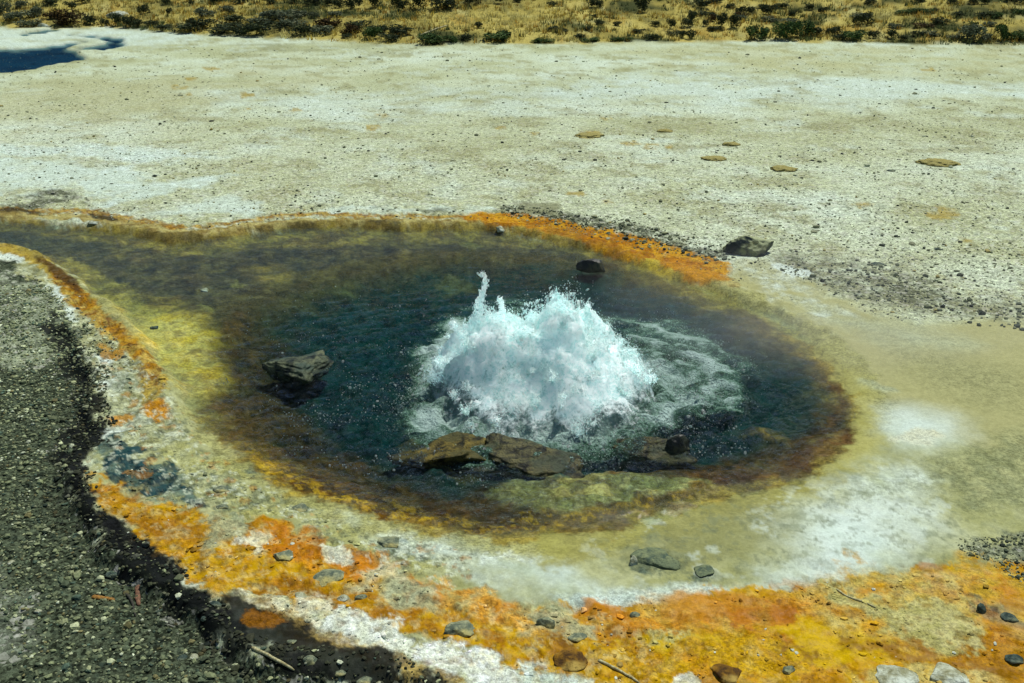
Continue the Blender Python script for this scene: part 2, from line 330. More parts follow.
    # rusty & dark fleck texture over the band
    for sd_, sc_, th, cols, al in [(401,26,.22,[(120,62,10),(146,84,16)],.3),(402,34,.26,[(220,178,96),(216,190,130)],.3),(403,15,.25,[(186,88,20),(196,104,34)],.32),(404,50,.3,[(96,56,14),(70,44,16)],.35)]:
        A([(90,480),(200,506),(300,530),(420,590),(560,606),(720,594),(880,575),(1060,590),(1060,720),(640,720),(520,660),(400,634),(290,604),(200,585),(130,540)], cols, 0.05, 0.05, 10, al, (sc_, th, .12), 20, seed=sd_)
    for q, cols, al in [
        ([(262,530),(300,534),(322,552),(300,560),(268,550)], [(196,104,18),(176,84,16)], .85), ([(318,540),(330,548),(332,560),(318,562),(312,550)], [(130,64,18),(150,80,24)], .85),
        ([(346,556),(372,556),(384,570),(362,574)], [(208,112,32),(190,96,24)], .9), ([(376,562),(394,566),(396,578),(382,580)], [(206,120,50),(190,100,36)], .8),
        ([(416,582),(436,580),(448,592),(424,598)], [(208,116,44),(188,98,30)], .85), ([(470,596),(500,604),(514,618),(486,618)], [(206,116,40),(182,92,28)], .85),
        ([(574,610),(612,608),(640,614),(630,626),(590,624)], [(204,118,52),(190,100,36)], .85), ([(660,602),(720,598),(756,604),(740,622),(690,628),(660,618)], [(200,124,58),(184,104,42)], .75),
        ([(736,614),(770,600),(800,604),(812,622),(786,634),(750,630)], [(180,92,26),(164,80,22)], .85), ([(600,630),(640,632),(634,644),(604,642)], [(176,92,22),(190,106,30)], .8),
        ([(628,644),(680,638),(730,642),(700,652),(648,652)], [(206,162,40),(190,146,30)], .9), ([(790,640),(860,630),(880,646),(840,660),(790,656)], [(214,164,10),(196,146,6)], .9),
        ([(826,590),(850,580),(870,584),(858,594),(832,600)], [(206,130,40),(190,110,30)], .8), ([(838,558),(852,556),(850,566),(840,566)], [(196,140,60),(186,124,50)], .8),
        ([(860,642),(884,634),(908,640),(930,650),(900,660),(872,656)], [(120,70,8),(150,92,10),(90,54,8)], .8), ([(934,660),(960,652),(1000,650),(1010,672),(960,676)], [(150,88,8),(120,72,10)], .8),
        ([(980,580),(1004,586),(1000,600),(978,594)], [(196,110,30),(180,96,24)], .8), ([(794,652),(806,650),(810,660),(800,664)], [(130,70,8),(110,60,8)], .8),
        ([(560,642),(590,640),(594,662),(566,662)], [(130,76,20),(100,62,20),(170,120,60)], .85), ([(520,640),(534,640),(532,650),(520,648)], [(110,60,8),(90,50,8)], .8),
        ([(390,602),(420,608),(450,630),(440,640),(410,632)], [(176,104,10),(150,84,8),(196,130,20)], .9), ([(330,592),(380,600),(372,612),(336,606)], [(168,98,8),(140,78,8)], .8),
        ([(300,582),(330,586),(322,596),(302,594)], [(150,84,8),(120,68,10)], .75), ([(150,512),(190,516),(208,530),(180,540),(152,528)], [(170,98,12),(146,80,10)], .8),
        ([(196,524),(214,530),(216,548),(200,552)], [(150,86,8),(176,110,14)], .8), ([(108,496),(130,500),(136,514),(116,516)], [(196,138,24),(176,112,14)], .8)]:
        A(q, cols, 0.04, 0.07, 9, al, (11, -.45, .3), 14, seed=int(q[0][0]) + 5, wet=.8)
    for q in ([(884,614),(920,606),(950,612),(976,632),(972,648),(944,650),(920,644),(896,632)], [(820,584),(850,590),(880,612),(900,626),(880,622),(850,606)], [(640,640),(668,634),(700,630),(668,640)]):
        A(q, [(182,168,104),(168,158,96),(196,182,124),(140,120,64)], 0.02, 0.05, 13, .9, (15, -.5, .25), 26)
    # pale clearings and lips of the band
    PW = [(232,234,218),(216,204,166),(238,242,234)]
    A([(205,514),(236,516),(250,530),(230,540),(214,560),(206,548)], [(176,178,140),(150,156,124)], 0.02, 0.03, 14, 0.85, (14, -.4, .3))
    A([(238,536),(262,534),(266,548),(250,556)], PW, 0.015, 0.03, 16, 0.85, (16, -.3, .3))
    A([(326,544),(346,556),(352,566),(334,562)], PW, 0.015, 0.03, 16, 0.85)
    A([(358,570),(396,566),(430,586),(424,602),(386,596),(358,588)], [(216,208,176),(186,184,148),(222,216,190)], 0.03, 0.04, 12, 0.8, (12, -.3, .3))
    A([(390,582),(420,588),(440,604),(410,610),(384,600)], [(158,164,130),(176,176,136)], 0.03, 0.03, 14, 0.75)
    A([(528,606),(560,606),(590,622),(596,640),(560,634),(536,640)], [(150,156,126),(170,172,134)], 0.03, 0.04, 12, 0.8, (12, -.3, .3))
    A([(236,590),(290,594),(330,604),(320,618),(270,612),(230,604)], [(222,204,164),(228,220,196),(206,176,110)], 0.02, 0.04, 14, 0.9, (14, -.35, .3), 20)
    A([(302,590),(324,598),(322,610),(304,608)], PW, 0.012, 0.02, 18, 0.9, (20, -.3, .3))
    A([(322,616),(352,612),(386,618),(404,634),(408,650),(372,652),(340,636)], [(236,240,232),(230,232,218),(210,212,190)], 0.02, 0.04, 14, 1.0, (20, -.5, .3), 30)
    A([(412,644),(440,640),(470,644),(500,656),(520,672),(570,690),(560,710),(500,710),(470,676),(420,662)], [(238,242,236),(222,224,206),(238,242,238)], 0.02, 0.04, 14, 1.0, (20, -.5, .3), 30)
    A([(518,666),(560,668),(590,676),(580,700),(530,700)], [(220,230,226),(180,190,170)], 0.02, 0.03, 16, 0.95, (22, -.3, .3), 30)
    A([(672,676),(694,672),(700,684),(676,700)], PW, 0.01, 0.02, 18, 0.9)
    A([(866,672),(920,664),(970,668),(990,684),(870,690)], [(196,170,96),(206,190,130)], 0.02, 0.03, 14, 0.7, (16, -.3, .3))
    A([(200,585),(240,598),(300,612),(340,634),(400,652),(440,668),(490,700),(440,700),(400,676),(330,652),(280,634),(230,608)], [(176,132,66),(120,84,36),(196,170,120)], 0.02, 0.03, 14, 0.85, (16, -.35, .3), 20)
    BAND = [(90,478),(140,500),(210,518),(250,522),(300,530),(335,556),(420,588),(560,606),(620,612),(660,660),(640,720),(600,720),(520,680),(400,650),(300,612),(200,588),(130,540)]
    for sd_, sc_, th, cols, al in [(411,44,.24,[(232,216,168),(222,200,140)],.32),(412,60,.27,[(74,46,12),(50,34,12)],.32),(413,28,.26,[(160,92,14),(130,70,10)],.3),(414,18,.30,[(186,182,140),(150,150,116)],.25)]:
        A(BAND, cols, 0.03, 0.05, 10, al, (sc_, th, .07), 30, seed=sd_)
    TERR = [(88,352),(130,360),(170,400),(205,444),(280,496),(370,532),(470,556),(460,580),(360,560),(290,520),(200,506),(100,470),(92,420)]
    for sd_, sc_, th, cols, al in [(421,30,.24,[(104,114,96),(80,92,80)],.5),(422,46,.26,[(232,236,216),(214,218,190)],.5),(423,22,.34,[(188,110,40),(170,100,50)],.45),(424,62,.28,[(60,66,50),(90,92,64)],.45)]:
        A(TERR, cols, 0.03, 0.05, 10, al, (sc_, th, .07), 30, seed=sd_)
    APR = [(640,484),(760,500),(860,470),(940,470),(1000,520),(960,556),(880,566),(780,572),(700,584),(640,590),(600,560),(620,520)]
    for sd_, sc_, th, cols, al in [(431,20,.24,[(116,124,98),(134,138,106)],.5),(432,9,.22,[(214,224,212),(224,232,226)],.4),(433,44,.30,[(96,104,84),(120,124,96)],.45)]:
        A(APR, cols, 0.12, 0.10, 6, al, (sc_, th, .1), 20, seed=sd_, wet=.3)
    # --- rim north of the pool
    A([(-30,211),(40,216),(80,217),(118,223),(180,234),(235,229),(300,221),(400,222),(490,223),(540,229),(600,243),(650,256),(700,273),(726,284)], [(164,146,92),(184,166,110),(136,112,66),(150,124,72)], 0.02, 0.04, 12, 1.0, None, 16, line=0.085)
    A([(-30,206),(40,211),(80,210),(118,217),(180,228),(235,222),(300,214),(400,216),(490,217),(540,222),(600,236)], [(176,116,52),(120,78,36),(194,150,84),(84,60,34)], 0.015, 0.03, 14, .95, (14, -.4, .35), 22, line=0.055)
    A([(470,212),(540,216),(600,228),(650,238),(700,254),(728,264),(722,276),(690,280),(640,266),(600,252),(540,234),(470,222)], [(188,110,36),(158,86,34),(206,136,60),(176,98,34)], 0.03, 0.05, 10, 1.0, (9, -.7, .3), 12)
    A([(630,256),(700,270),(730,276),(720,284),(670,276)], [(196,124,50),(180,108,44)], 0.03, 0.04, 10, 0.85)
    A([(520,222),(580,232),(640,252),(660,272),(620,264),(560,244)], [(128,74,38),(150,90,44)], 0.03, 0.05, 10, 0.65, (10, -.15, .3))
    A([(628,262),(660,264),(668,274),(640,276)], [(204,176,84),(190,160,70)], 0.02, 0.04, 12, 0.85)
    A([(640,272),(690,280),(740,298),(790,322),(800,334),(760,322),(700,296)], [(178,162,88),(166,148,82)], 0.04, 0.05, 10, 0.8)
    for q in ([(0,207),(24,208),(40,213),(20,212),(0,211)], [(90,212),(112,216),(118,222),(100,220)]):
        A(q, [(40,36,28),(70,56,34)], 0.02, 0.03, 14, 0.9)
    # --- pool bed
    inW = [(-60,214),(0,217),(40,221),(100,225),(170,235),(230,232),(300,222),(400,223),(490,225),(560,238),(620,256),(690,281),(740,302),(795,330),(840,376),(856,412),(842,448),(800,476),(740,492),(680,506),(600,524),(520,534),(440,526),(380,512),(310,492),(250,462),(205,425),(194,395),(180,365),(150,328),(115,302),(72,274),(40,256),(0,240),(-60,232)]
    A(inW, [(142,120,56),(166,142,74),(122,100,50),(108,92,50)], 0.04, 0.06, 7, 1.0, None, 7, wet=.2)
    A([(-60,221),(0,224),(60,232),(140,244),(220,250),(300,240),(300,270),(240,290),(190,292),(120,282),(70,262),(30,246),(-60,232)], [(58,62,50),(82,80,58),(44,52,48)], 0.06, 0.08, 5, 0.95, (5, -.55, .35), 8)
    A([(60,252),(110,272),(150,300),(190,330),(180,360),(150,328),(100,296)], [(168,148,74),(184,164,92)], 0.04, 0.05, 8, 0.85)
    A([(140,322),(180,310),(215,322),(224,336),(200,346),(215,360),(196,392),(176,360)], [(226,196,96),(206,170,78),(236,212,130),(150,130,70)], 0.04, 0.06, 8, 0.95, (7, -.4, .3), 10)
    A([(250,262),(272,258),(290,266),(280,276),(258,274)], [(184,150,70),(170,140,66)], 0.03, 0.05, 8, 0.95)
    A([(180,300),(250,290),(300,280),(330,262),(420,250),(500,248),(430,240),(320,246),(250,262)], [(110,98,52),(84,80,48),(132,116,64)], 0.06, 0.08, 6, 0.8, (6, -.3, .35), 10)
    
    A([(255,452),(310,470),(380,494),(440,506),(520,510),(560,506),(540,524),(460,524),(390,512),(320,494),(270,474)], [(116,72,20),(80,54,22),(150,104,36)], 0.035, 0.05, 10, 1.0, (12, -.55, .3), 14)
    A([(252,438),(276,448),(296,466),(282,474),(258,458)], [(196,150,48),(176,120,36)], 0.02, 0.04, 12, 0.85, (14, -.2, .3))
    A([(540,510),(600,494),(690,474),(700,484),(620,506),(560,520)], [(128,90,36),(150,116,52)], 0.03, 0.05, 10, 0.9)
    A([(690,466),(760,458),(810,440),(834,405),(820,375),(790,350),(850,400),(846,440),(800,468),(730,482)], [(92,60,36),(112,78,44),(74,50,34)], 0.05, 0.05, 8, 1.0, None, 8)
    A([(600,266),(660,284),(720,312),(780,348),(810,372),(780,360),(710,330),(640,300),(590,280)], [(76,58,38),(96,76,46)], 0.06, 0.06, 8, 0.8)
    deep = [(228,328),(290,292),(360,272),(430,262),(500,258),(560,263),(620,276),(680,298),(735,322),(780,346),(812,376),(824,404),(812,428),(768,450),(700,462),(630,474),(560,486),(500,496),(440,493),(380,481),(320,460),(268,442),(238,414),(224,370)]
    A([(170,262),(250,246),(330,240),(430,238),(520,240),(600,256),(640,274),(560,272),(480,268),(400,270),(330,280),(280,300),(235,325),(205,318),(190,290)], [(62,56,40),(84,74,50),(46,48,40),(104,92,56)], 0.08, 0.09, 6, .95, (6, -.75, .35), 9)
    A([(290,462),(350,478),(420,492),(500,500),(560,492),(548,512),(470,516),(400,508),(330,490)], [(52,38,16),(78,56,22),(36,30,14),(110,78,28)], 0.04, 0.05, 12, 0.95, None, 26)
    A(deep, [(8,52,54),(26,58,50),(2,36,40)], 0.10, 0.07, 7, 1.0, None, 9)
    for q in ([(256,300),(300,310),(320,330),(270,340)],):
        A(q, [(96,92,54),(70,72,46)], 0.05, 0.08, 8, 0.6, (9, -.1, .3))
    for P_, cols in zip([l[0] for l in LEDGES], ([(168,152,98),(104,94,60),(190,176,116),(64,62,42)], [(120,96,44),(84,70,36),(60,54,32)], [(190,150,66),(120,92,44)])):
        A(P_, cols, 0.03, 0.04, 10, 0.95, (14, -.6, .4), 16)
    for x, y, w in [(352,418,5),(322,438,7),(345,278,5),(330,352,4),(301,430,4),(205,300,7),(235,278,8),(470,240,9)]:
        A([(x - w, y), (x, y - w * .5), (x + w, y), (x, y + w * .5)], [(140,134,70),(120,112,60)], 0.02, 0.03, 16, 0.85)
    for sd_, sc_, th, cols, al in [(501,14,.10,[(150,134,84),(120,106,62)],.35),(502,26,.16,[(48,40,22),(70,58,30)],.45),(504,60,.24,[(30,28,18),(54,46,28)],.4),(505,7,.16,[(52,56,46),(76,70,46)],.5)]:
        A(inW, cols, 0.04, 0.06, 7, al, (sc_, th, .22), 20, seed=sd_)
    A([(235,436),(280,452),(340,478),(400,494),(470,510),(560,505),(690,472),(700,482),(600,508),(520,526),(430,522),(350,504),(280,476),(240,452)], [(206,160,62),(176,130,44)], 0.04, 0.06, 7, .6, (52, .12, .1), 20, seed=503)
    A([(268,340),(310,298),(360,276),(430,262),(520,260),(620,276),(740,328),(795,380),(798,408),(770,432),(690,446),(560,470),(450,470),(370,444),(300,410)], [(4,66,70),(18,68,62),(0,48,54)], 0.16, 0.12, 6, .97, None, 9)
    A([(205,324),(250,306),(290,330),(310,400),(370,446),(450,476),(560,476),(690,452),(780,440),(812,410),(836,402),(812,444),(750,466),(650,478),(560,494),(460,506),(380,496),(310,474),(250,444),(212,412),(196,370)], [(92,54,28),(62,42,24),(120,74,34),(46,36,24)], 0.07, 0.08, 8, .8, (9, -.5, .5), 16)
    A([(138,322),(180,306),(218,318),(228,336),(206,346),(216,362),(196,390),(172,360)], [(236,190,92),(214,166,76),(240,206,130),(160,130,74)], 0.08, 0.08, 6, 0.85, (7, -.35, .5), 14)
    A([(100,296),(140,308),(170,330),(190,366),(200,400),(180,376),(150,336),(112,306)], [(196,176,110),(176,152,88)], 0.06, 0.05, 8, 0.7, (9, -.2, .4), 14)
    A([(250,264),(272,258),(290,266),(280,276),(258,274)], [(188,150,80),(150,122,66)], 0.08, 0.06, 7, 0.6, (9, -.3, .5))
    A([(436,268),(450,262),(480,268),(470,276),(446,276)], [(130,124,80),(104,100,66)], 0.03, 0.06, 9, 0.6)
    A([(495,480),(530,472),(580,468),(640,464),(690,470),(706,478),(664,488),(612,494),(560,505),(520,499)], [(176,178,116),(150,148,88),(120,116,72),(196,190,130)], 0.03, 0.05, 10, .95, (12, -.5, .3), 24)
    A([(402,432),(425,420),(460,422),(494,436),(504,452),(470,464),(430,460),(405,448)], [(150,126,58),(116,100,50),(80,74,42)], 0.03, 0.05, 10, .8, (12, -.3, .3), 24)
    # --- ponds
    for P in gP:
        p.put(ALL, sstep(-.15, .12, pond_s(X, Y, P)), [(8,42,64),(16,58,80),(6,30,48)], 2, 61, grav=0.0)
    # --- gravel apron, lower left
    A(GRAVEL, [(56,64,50),(78,84,66),(42,50,42)], 0.02, 0.05, 9, 1.0, None, 30, con=2.0, grav=1.0)
    A([(-60,262),(20,276),(56,310),(70,340),(30,356),(-60,352)], [(150,156,126),(176,182,154),(110,118,96)], 0.04, 0.08, 8, 0.8, (14, -.2, .4), 24)
    A([(-60,570),(20,574),(38,582),(16,620),(10,660),(-60,660)], [(120,126,106),(150,156,138)], 0.05, 0.08, 8, 0.6, (16, -.05, .35), 24)
    WET_SHADE = [(12,16,14),(22,26,22),(8,10,9)]  # black of wet gravel, with the crust rim's cast shadow painted in
    A([(46,310),(64,318),(80,345),(92,380),(98,410),(90,432),(76,430),(70,400),(62,360),(44,330)], WET_SHADE, 0.03, 0.05, 10, 0.95, (14, -.55, .3), 20, wet=.6)
    A([(60,420),(100,420),(104,440),(88,456),(92,490),(110,520),(150,556),(200,592),(230,620),(264,648),(240,650),(200,626),(150,590),(108,550),(72,500),(58,450)], WET_SHADE, 0.02, 0.04, 10, 1.0, (14, -.75, .3), 20, wet=.6)
    A([(210,600),(290,616),(340,640),(400,660),(460,690),(400,694),(330,672),(270,662),(230,640)], WET_SHADE, 0.02, 0.04, 10, 0.95, (14, -.6, .3), 20, wet=.6)
    A([(100,520),(112,516),(150,546),(170,560),(150,560),(120,544)], WET_SHADE, 0.01, 0.02, 14, 0.9)
    A([(245,612),(272,612),(282,622),(262,628),(246,622)], [(150,84,22),(120,66,18)], 0.012, 0.02, 14, 0.95)
    # --- far grassland ground
    d = Y - edge_y(X) + 0.25 * fbm2(X * 1.3, Y * 0.6, 71, 4)
    m = sstep(-0.05, 0.1, d)
    p.put(ALL, m, [(112,106,64),(172,148,84),(194,170,104),(168,130,72)], 1.1, 72, 2.0)
    n = fbm2(X * 0.9, Y * 1.2, 77, 5, 0.6)
    p.put(ALL, m * sstep(0.02, 0.35, n), [(60,66,40),(84,84,48)], 3, 78)
    n = fbm2(X * 2.5, Y * 2.5, 79, 4, 0.6)
    p.put(ALL, m * sstep(0.25, 0.45, n) * .8, [(190,176,120),(176,160,104)], 3, 80)
    return p

# ------------------------------------------------------------------ materials
def mat(name):
    m = bpy.data.materials.new(name); m.use_nodes = True; nt = m.node_tree; nt.nodes.clear()
    o = nt.nodes.new('ShaderNodeOutputMaterial'); return m, nt, o
def N(nt, t, **k):
    n = nt.nodes.new(t)
    for a, v in k.items(): setattr(n, a, v)
    return n
def L(nt, a, b): nt.links.new(a, b)
def noise(nt, scale, detail=4, rough=.6, coord=None, dist=0):
    n = N(nt, 'ShaderNodeTexNoise'); n.inputs['Scale'].default_value = scale; n.inputs['Detail'].default_value = detail; n.inputs['Roughness'].default_value = rough; n.inputs['Distortion'].default_value = dist
    if coord is not None: L(nt, coord, n.inputs['Vector'])
    return n.outputs['Fac']
def mathn(nt, op, a, b=None, clamp=False):
    n = N(nt, 'ShaderNodeMath', operation=op, use_clamp=clamp)
    for i, v in enumerate((a, b)):
        if v is None: continue
        if isinstance(v, (int, float)): n.inputs[i].default_value = v
        else: L(nt, v, n.inputs[i])
    return n.outputs[0]
def mapr(nt, v, a, b, c, d):
    n = N(nt, 'ShaderNodeMapRange'); n.interpolation_type = 'SMOOTHSTEP'
    L(nt, v, n.inputs[0])
    for i, q in enumerate((a, b, c, d)): n.inputs[i + 1].default_value = q
    return n.outputs[0]
def mixc(nt, f, a, b, mode='MIX'):
    n = N(nt, 'ShaderNodeMix', data_type='RGBA', blend_type=mode)
    if isinstance(f, (int, float)): n.inputs[0].default_value = f
    else: L(nt, f, n.inputs[0])
    for i, v in ((6, a), (7, b)):
        if hasattr(v, 'is_linked'): L(nt, v, n.inputs[i])
        else: n.inputs[i].default_value = (*v, 1) if len(v) == 3 else v
    return n.outputs[2]
def bump(nt, h, strength, dist, prev=None):
    n = N(nt, 'ShaderNodeBump'); n.inputs['Strength'].default_value = strength; n.inputs['Distance'].default_value = dist
    L(nt, h, n.inputs['Height'])
    if prev is not None: L(nt, prev, n.inputs['Normal'])
    return n.outputs[0]

def ground_material():
    m, nt, o = mat('mineral_ground')
    co = N(nt, 'ShaderNodeTexCoord').outputs['Object']
    col = N(nt, 'ShaderNodeAttribute', attribute_name='Col').outputs['Color']
    wet = N(nt, 'ShaderNodeAttribute', attribute_name='wet').outputs['Fac']
    grv = N(nt, 'ShaderNodeAttribute', attribute_name='grav').outputs['Fac']
    n1 = noise(nt, 90, 5, .7, co); n2 = noise(nt, 330, 3, .6, co); n3 = noise(nt, 24, 5, .7, co)
    g = mathn(nt, 'ADD', mathn(nt, 'MULTIPLY', n1, .9), mathn(nt, 'MULTIPLY', n2, .6))
    g = mathn(nt, 'ADD', g, mathn(nt, 'MULTIPLY', n3, .6))
    film = mathn(nt, 'MULTIPLY', mathn(nt, 'MINIMUM', grv, 0.0), -1.0)
    grv0 = grv; grv = mathn(nt, 'MAXIMUM', grv, 0.0)
    fa = mapr(nt, g, .84, 1.27, .55, 1.42)
    fac = mathn(nt, 'ADD', mathn(nt, 'MULTIPLY', fa, mathn(nt, 'SUBTRACT', 1.0, film)), film)
    fine = mapr(nt, grv, .7, .92, 1, 0)
    c1 = mixc(nt, 1.0, col, N(nt, 'ShaderNodeCombineColor').outputs[0], 'MULTIPLY')
    cc = [x for x in nt.nodes if x.bl_idname == 'ShaderNodeCombineColor'][0]
    for i in range(3): L(nt, fac, cc.inputs[i])
    # gritty grains
    v = N(nt, 'ShaderNodeTexVoronoi'); v.inputs['Scale'].default_value = 110; L(nt, co, v.inputs['Vector'])
    vr = N(nt, 'ShaderNodeSeparateColor'); L(nt, v.outputs['Color'], vr.inputs[0])
    gf = mapr(nt, vr.outputs[0], 0, 1, .35, 1.75)
    cg = N(nt, 'ShaderNodeCombineColor')
    for i in range(3): L(nt, gf, cg.inputs[i])
    c2 = mixc(nt, grv, c1, mixc(nt, 1.0, c1, cg.outputs[0], 'MULTIPLY'))
    for sc_, lo_ in ((34, .13), (75, .16)):
        v2 = N(nt, 'ShaderNodeTexVoronoi'); v2.inputs['Scale'].default_value = sc_; L(nt, co, v2.inputs['Vector'])
        s2 = N(nt, 'ShaderNodeSeparateColor'); L(nt, v2.outputs['Color'], s2.inputs[0])
        dk = mathn(nt, 'MULTIPLY', fine, mathn(nt, 'LESS_THAN', s2.outputs[0], lo_)); lt = mathn(nt, 'MULTIPLY', fine, mathn(nt, 'GREATER_THAN', s2.outputs[0], .87))
        c2 = mixc(nt, mathn(nt, 'MULTIPLY', mathn(nt, 'MULTIPLY', dk, grv), .62), c2, (.09, .10, .075))
        c2 = mixc(nt, mathn(nt, 'MULTIPLY', mathn(nt, 'MULTIPLY', lt, grv), .5), c2, (.66, .68, .58))
    b = N(nt, 'ShaderNodeBsdfPrincipled'); L(nt, c2, b.inputs['Base Color'])
    wn = mathn(nt, 'MULTIPLY', wet, mapr(nt, n3, .35, .6, .3, 1.0))
    L(nt, mapr(nt, wn, 0, 1, .95, .36), b.inputs['Roughness'])
    L(nt, mapr(nt, wn, 0, 1, .03, .16), b.inputs['Specular IOR Level'])
    fd = mathn(nt, 'SUBTRACT', 1.0, mathn(nt, 'MULTIPLY', film, .9))
    bb = bump(nt, mathn(nt, 'MULTIPLY', n3, fd), .3, .010); bb = bump(nt, mathn(nt, 'MULTIPLY', n1, fd), .55, .006, bb); bb = bump(nt, mathn(nt, 'MULTIPLY', n2, fd), .4, .002, bb)
    L(nt, bb, b.inputs['Normal']); L(nt, b.outputs[0], o.inputs[0])
    return m

def water_material():
    m, nt, o = mat('spring_water')
    co = N(nt, 'ShaderNodeTexCoord').outputs['Object']
    fo = N(nt, 'ShaderNodeAttribute', attribute_name='foam').outputs['Fac']
    rp = N(nt, 'ShaderNodeAttribute', attribute_name='ripple').outputs['Fac']
    n1 = noise(nt, 55, 3, .6, co, .4); n2 = noise(nt, 170, 3, .6, co, .3); n3 = noise(nt, 16, 4, .65, co, .6)
    h = mathn(nt, 'ADD', mathn(nt, 'MULTIPLY', n1, .6), mathn(nt, 'MULTIPLY', n2, .25))
    h = mathn(nt, 'MULTIPLY', h, rp)
    bn = bump(nt, h, 1.0, .05)
    tr = N(nt, 'ShaderNodeBsdfTransparent'); tr.inputs[0].default_value = (.96, .98, .97, 1)
    gl = N(nt, 'ShaderNodeBsdfGlossy'); gl.inputs['Roughness'].default_value = .06; L(nt, bn, gl.inputs['Normal'])
    fr = N(nt, 'ShaderNodeFresnel'); fr.inputs['IOR'].default_value = 1.33; L(nt, bn, fr.inputs['Normal'])
    ms = N(nt, 'ShaderNodeMixShader'); L(nt, mathn(nt, 'MULTIPLY', fr.outputs[0], .62), ms.inputs[0]); L(nt, tr.outputs[0], ms.inputs[1]); L(nt, gl.outputs[0], ms.inputs[2])
    # aerated water and foam
    d = N(nt, 'ShaderNodeBsdfDiffuse'); L(nt, bn, d.inputs['Normal'])
    nm = mathn(nt, 'ADD', mathn(nt, 'MULTIPLY', n3, .6), mathn(nt, 'ADD', mathn(nt, 'MULTIPLY', n1, .35), mathn(nt, 'MULTIPLY', n2, .35)))
    fv = mathn(nt, 'ADD', nm, mathn(nt, 'SUBTRACT', fo, 1.0))
    spk = mathn(nt, 'MULTIPLY', mapr(nt, noise(nt, 120, 3, .7, co), .56, .66, 0, 1), mapr(nt, fo, .1, .5, 0, 1))
    am = mathn(nt, 'MAXIMUM', mapr(nt, fv, -.02, .40, 0, .88), mathn(nt, 'MULTIPLY', spk, .85))
    L(nt, mixc(nt, mathn(nt, 'MAXIMUM', mapr(nt, fv, .15, .6, 0, 1), spk), tuple(alb((98,140,116))), tuple(alb((206,228,224)))), d.inputs[0])
    m2 = N(nt, 'ShaderNodeMixShader'); L(nt, am, m2.inputs[0]); L(nt, ms.outputs[0], m2.inputs[1]); L(nt, d.outputs[0], m2.inputs[2])
    L(nt, m2.outputs[0], o.inputs['Surface'])
    va = N(nt, 'ShaderNodeVolumeAbsorption'); va.inputs['Color'].default_value = (.20, .70, .72, 1); va.inputs['Density'].default_value = 3.6
    L(nt, va.outputs[0], o.inputs['Volume'])
    return m

def pond_material():
    m, nt, o = mat('pond_water')
    co = N(nt, 'ShaderNodeTexCoord').outputs['Object']
    bn = bump(nt, noise(nt, 14, 3, .6, co), .6, .02)
    tr = N(nt, 'ShaderNodeBsdfTransparent'); tr.inputs[0].default_value = (.75, .9, .95, 1)
    gl = N(nt, 'ShaderNodeBsdfGlossy'); gl.inputs['Roughness'].default_value = .12; L(nt, bn, gl.inputs['Normal'])
    ms = N(nt, 'ShaderNodeMixShader'); ms.inputs[0].default_value = .035; L(nt, tr.outputs[0], ms.inputs[1]); L(nt, gl.outputs[0], ms.inputs[2])
    L(nt, ms.outputs[0], o.inputs[0]); return m

def rock_material(name, dark, light, accent, scale=14, rough=.8, spec=.2, top=None):
    m, nt, o = mat(name)
    co = N(nt, 'ShaderNodeTexCoord').outputs['Object']
    n1 = noise(nt, scale, 6, .65, co, .4); n2 = noise(nt, scale * 4.5, 5, .7, co); n3 = noise(nt, scale * .5, 3, .5, co)
    c = mixc(nt, mapr(nt, n1, .36, .62, 0, 1), tuple(alb(dark)), tuple(alb(light)))
    c = mixc(nt, mapr(nt, n3, .48, .66, 0, .9), c, tuple(alb(accent)))
    c = mixc(nt, mapr(nt, n2, .35, .5, .65, 0), c, tuple(alb(dark) * .6))
    if top:  # upward faces coloured paler, as if sunlit
        ge = N(nt, 'ShaderNodeNewGeometry'); sx = N(nt, 'ShaderNodeSeparateXYZ'); L(nt, ge.outputs['Normal'], sx.inputs[0])
        tz = mathn(nt, 'ADD', sx.outputs[2], mathn(nt, 'MULTIPLY', mathn(nt, 'SUBTRACT', n1, .5), 1.6))
        c = mixc(nt, mapr(nt, tz, .55, .85, 0, .9), c, tuple(alb(top)))
    b = N(nt, 'ShaderNodeBsdfPrincipled'); L(nt, c, b.inputs['Base Color']); b.inputs['Roughness'].default_value = rough; b.inputs['Specular IOR Level'].default_value = spec
    bb = bump(nt, n1, .7, .02); bb = bump(nt, n2, .6, .006, bb); L(nt, bb, b.inputs['Normal']); L(nt, b.outputs[0], o.inputs[0]); return m

def attr_material(name, rough=.85, spec=.15, transl=0.0):
    m, nt, o = mat(name)
    co = N(nt, 'ShaderNodeTexCoord').outputs['Object']
    col = N(nt, 'ShaderNodeAttribute', attribute_name='Col').outputs['Color']
    f = mapr(nt, noise(nt, 150, 4, .6, co), .3, .7, .7, 1.3)
    cc = N(nt, 'ShaderNodeCombineColor')
    for i in range(3): L(nt, f, cc.inputs[i])
    c = mixc(nt, 1.0, col, cc.outputs[0], 'MULTIPLY')
    b = N(nt, 'ShaderNodeBsdfPrincipled'); L(nt, c, b.inputs['Base Color']); b.inputs['Roughness'].default_value = rough; b.inputs['Specular IOR Level'].default_value = spec
    if transl > 0:
        t = N(nt, 'ShaderNodeBsdfTranslucent'); L(nt, c, t.inputs[0]); ms = N(nt, 'ShaderNodeMixShader'); ms.inputs[0].default_value = transl
        L(nt, b.outputs[0], ms.inputs[1]); L(nt, t.outputs[0], ms.inputs[2]); L(nt, ms.outputs[0], o.inputs[0])
    else: L(nt, b.outputs[0], o.inputs[0])
    return m

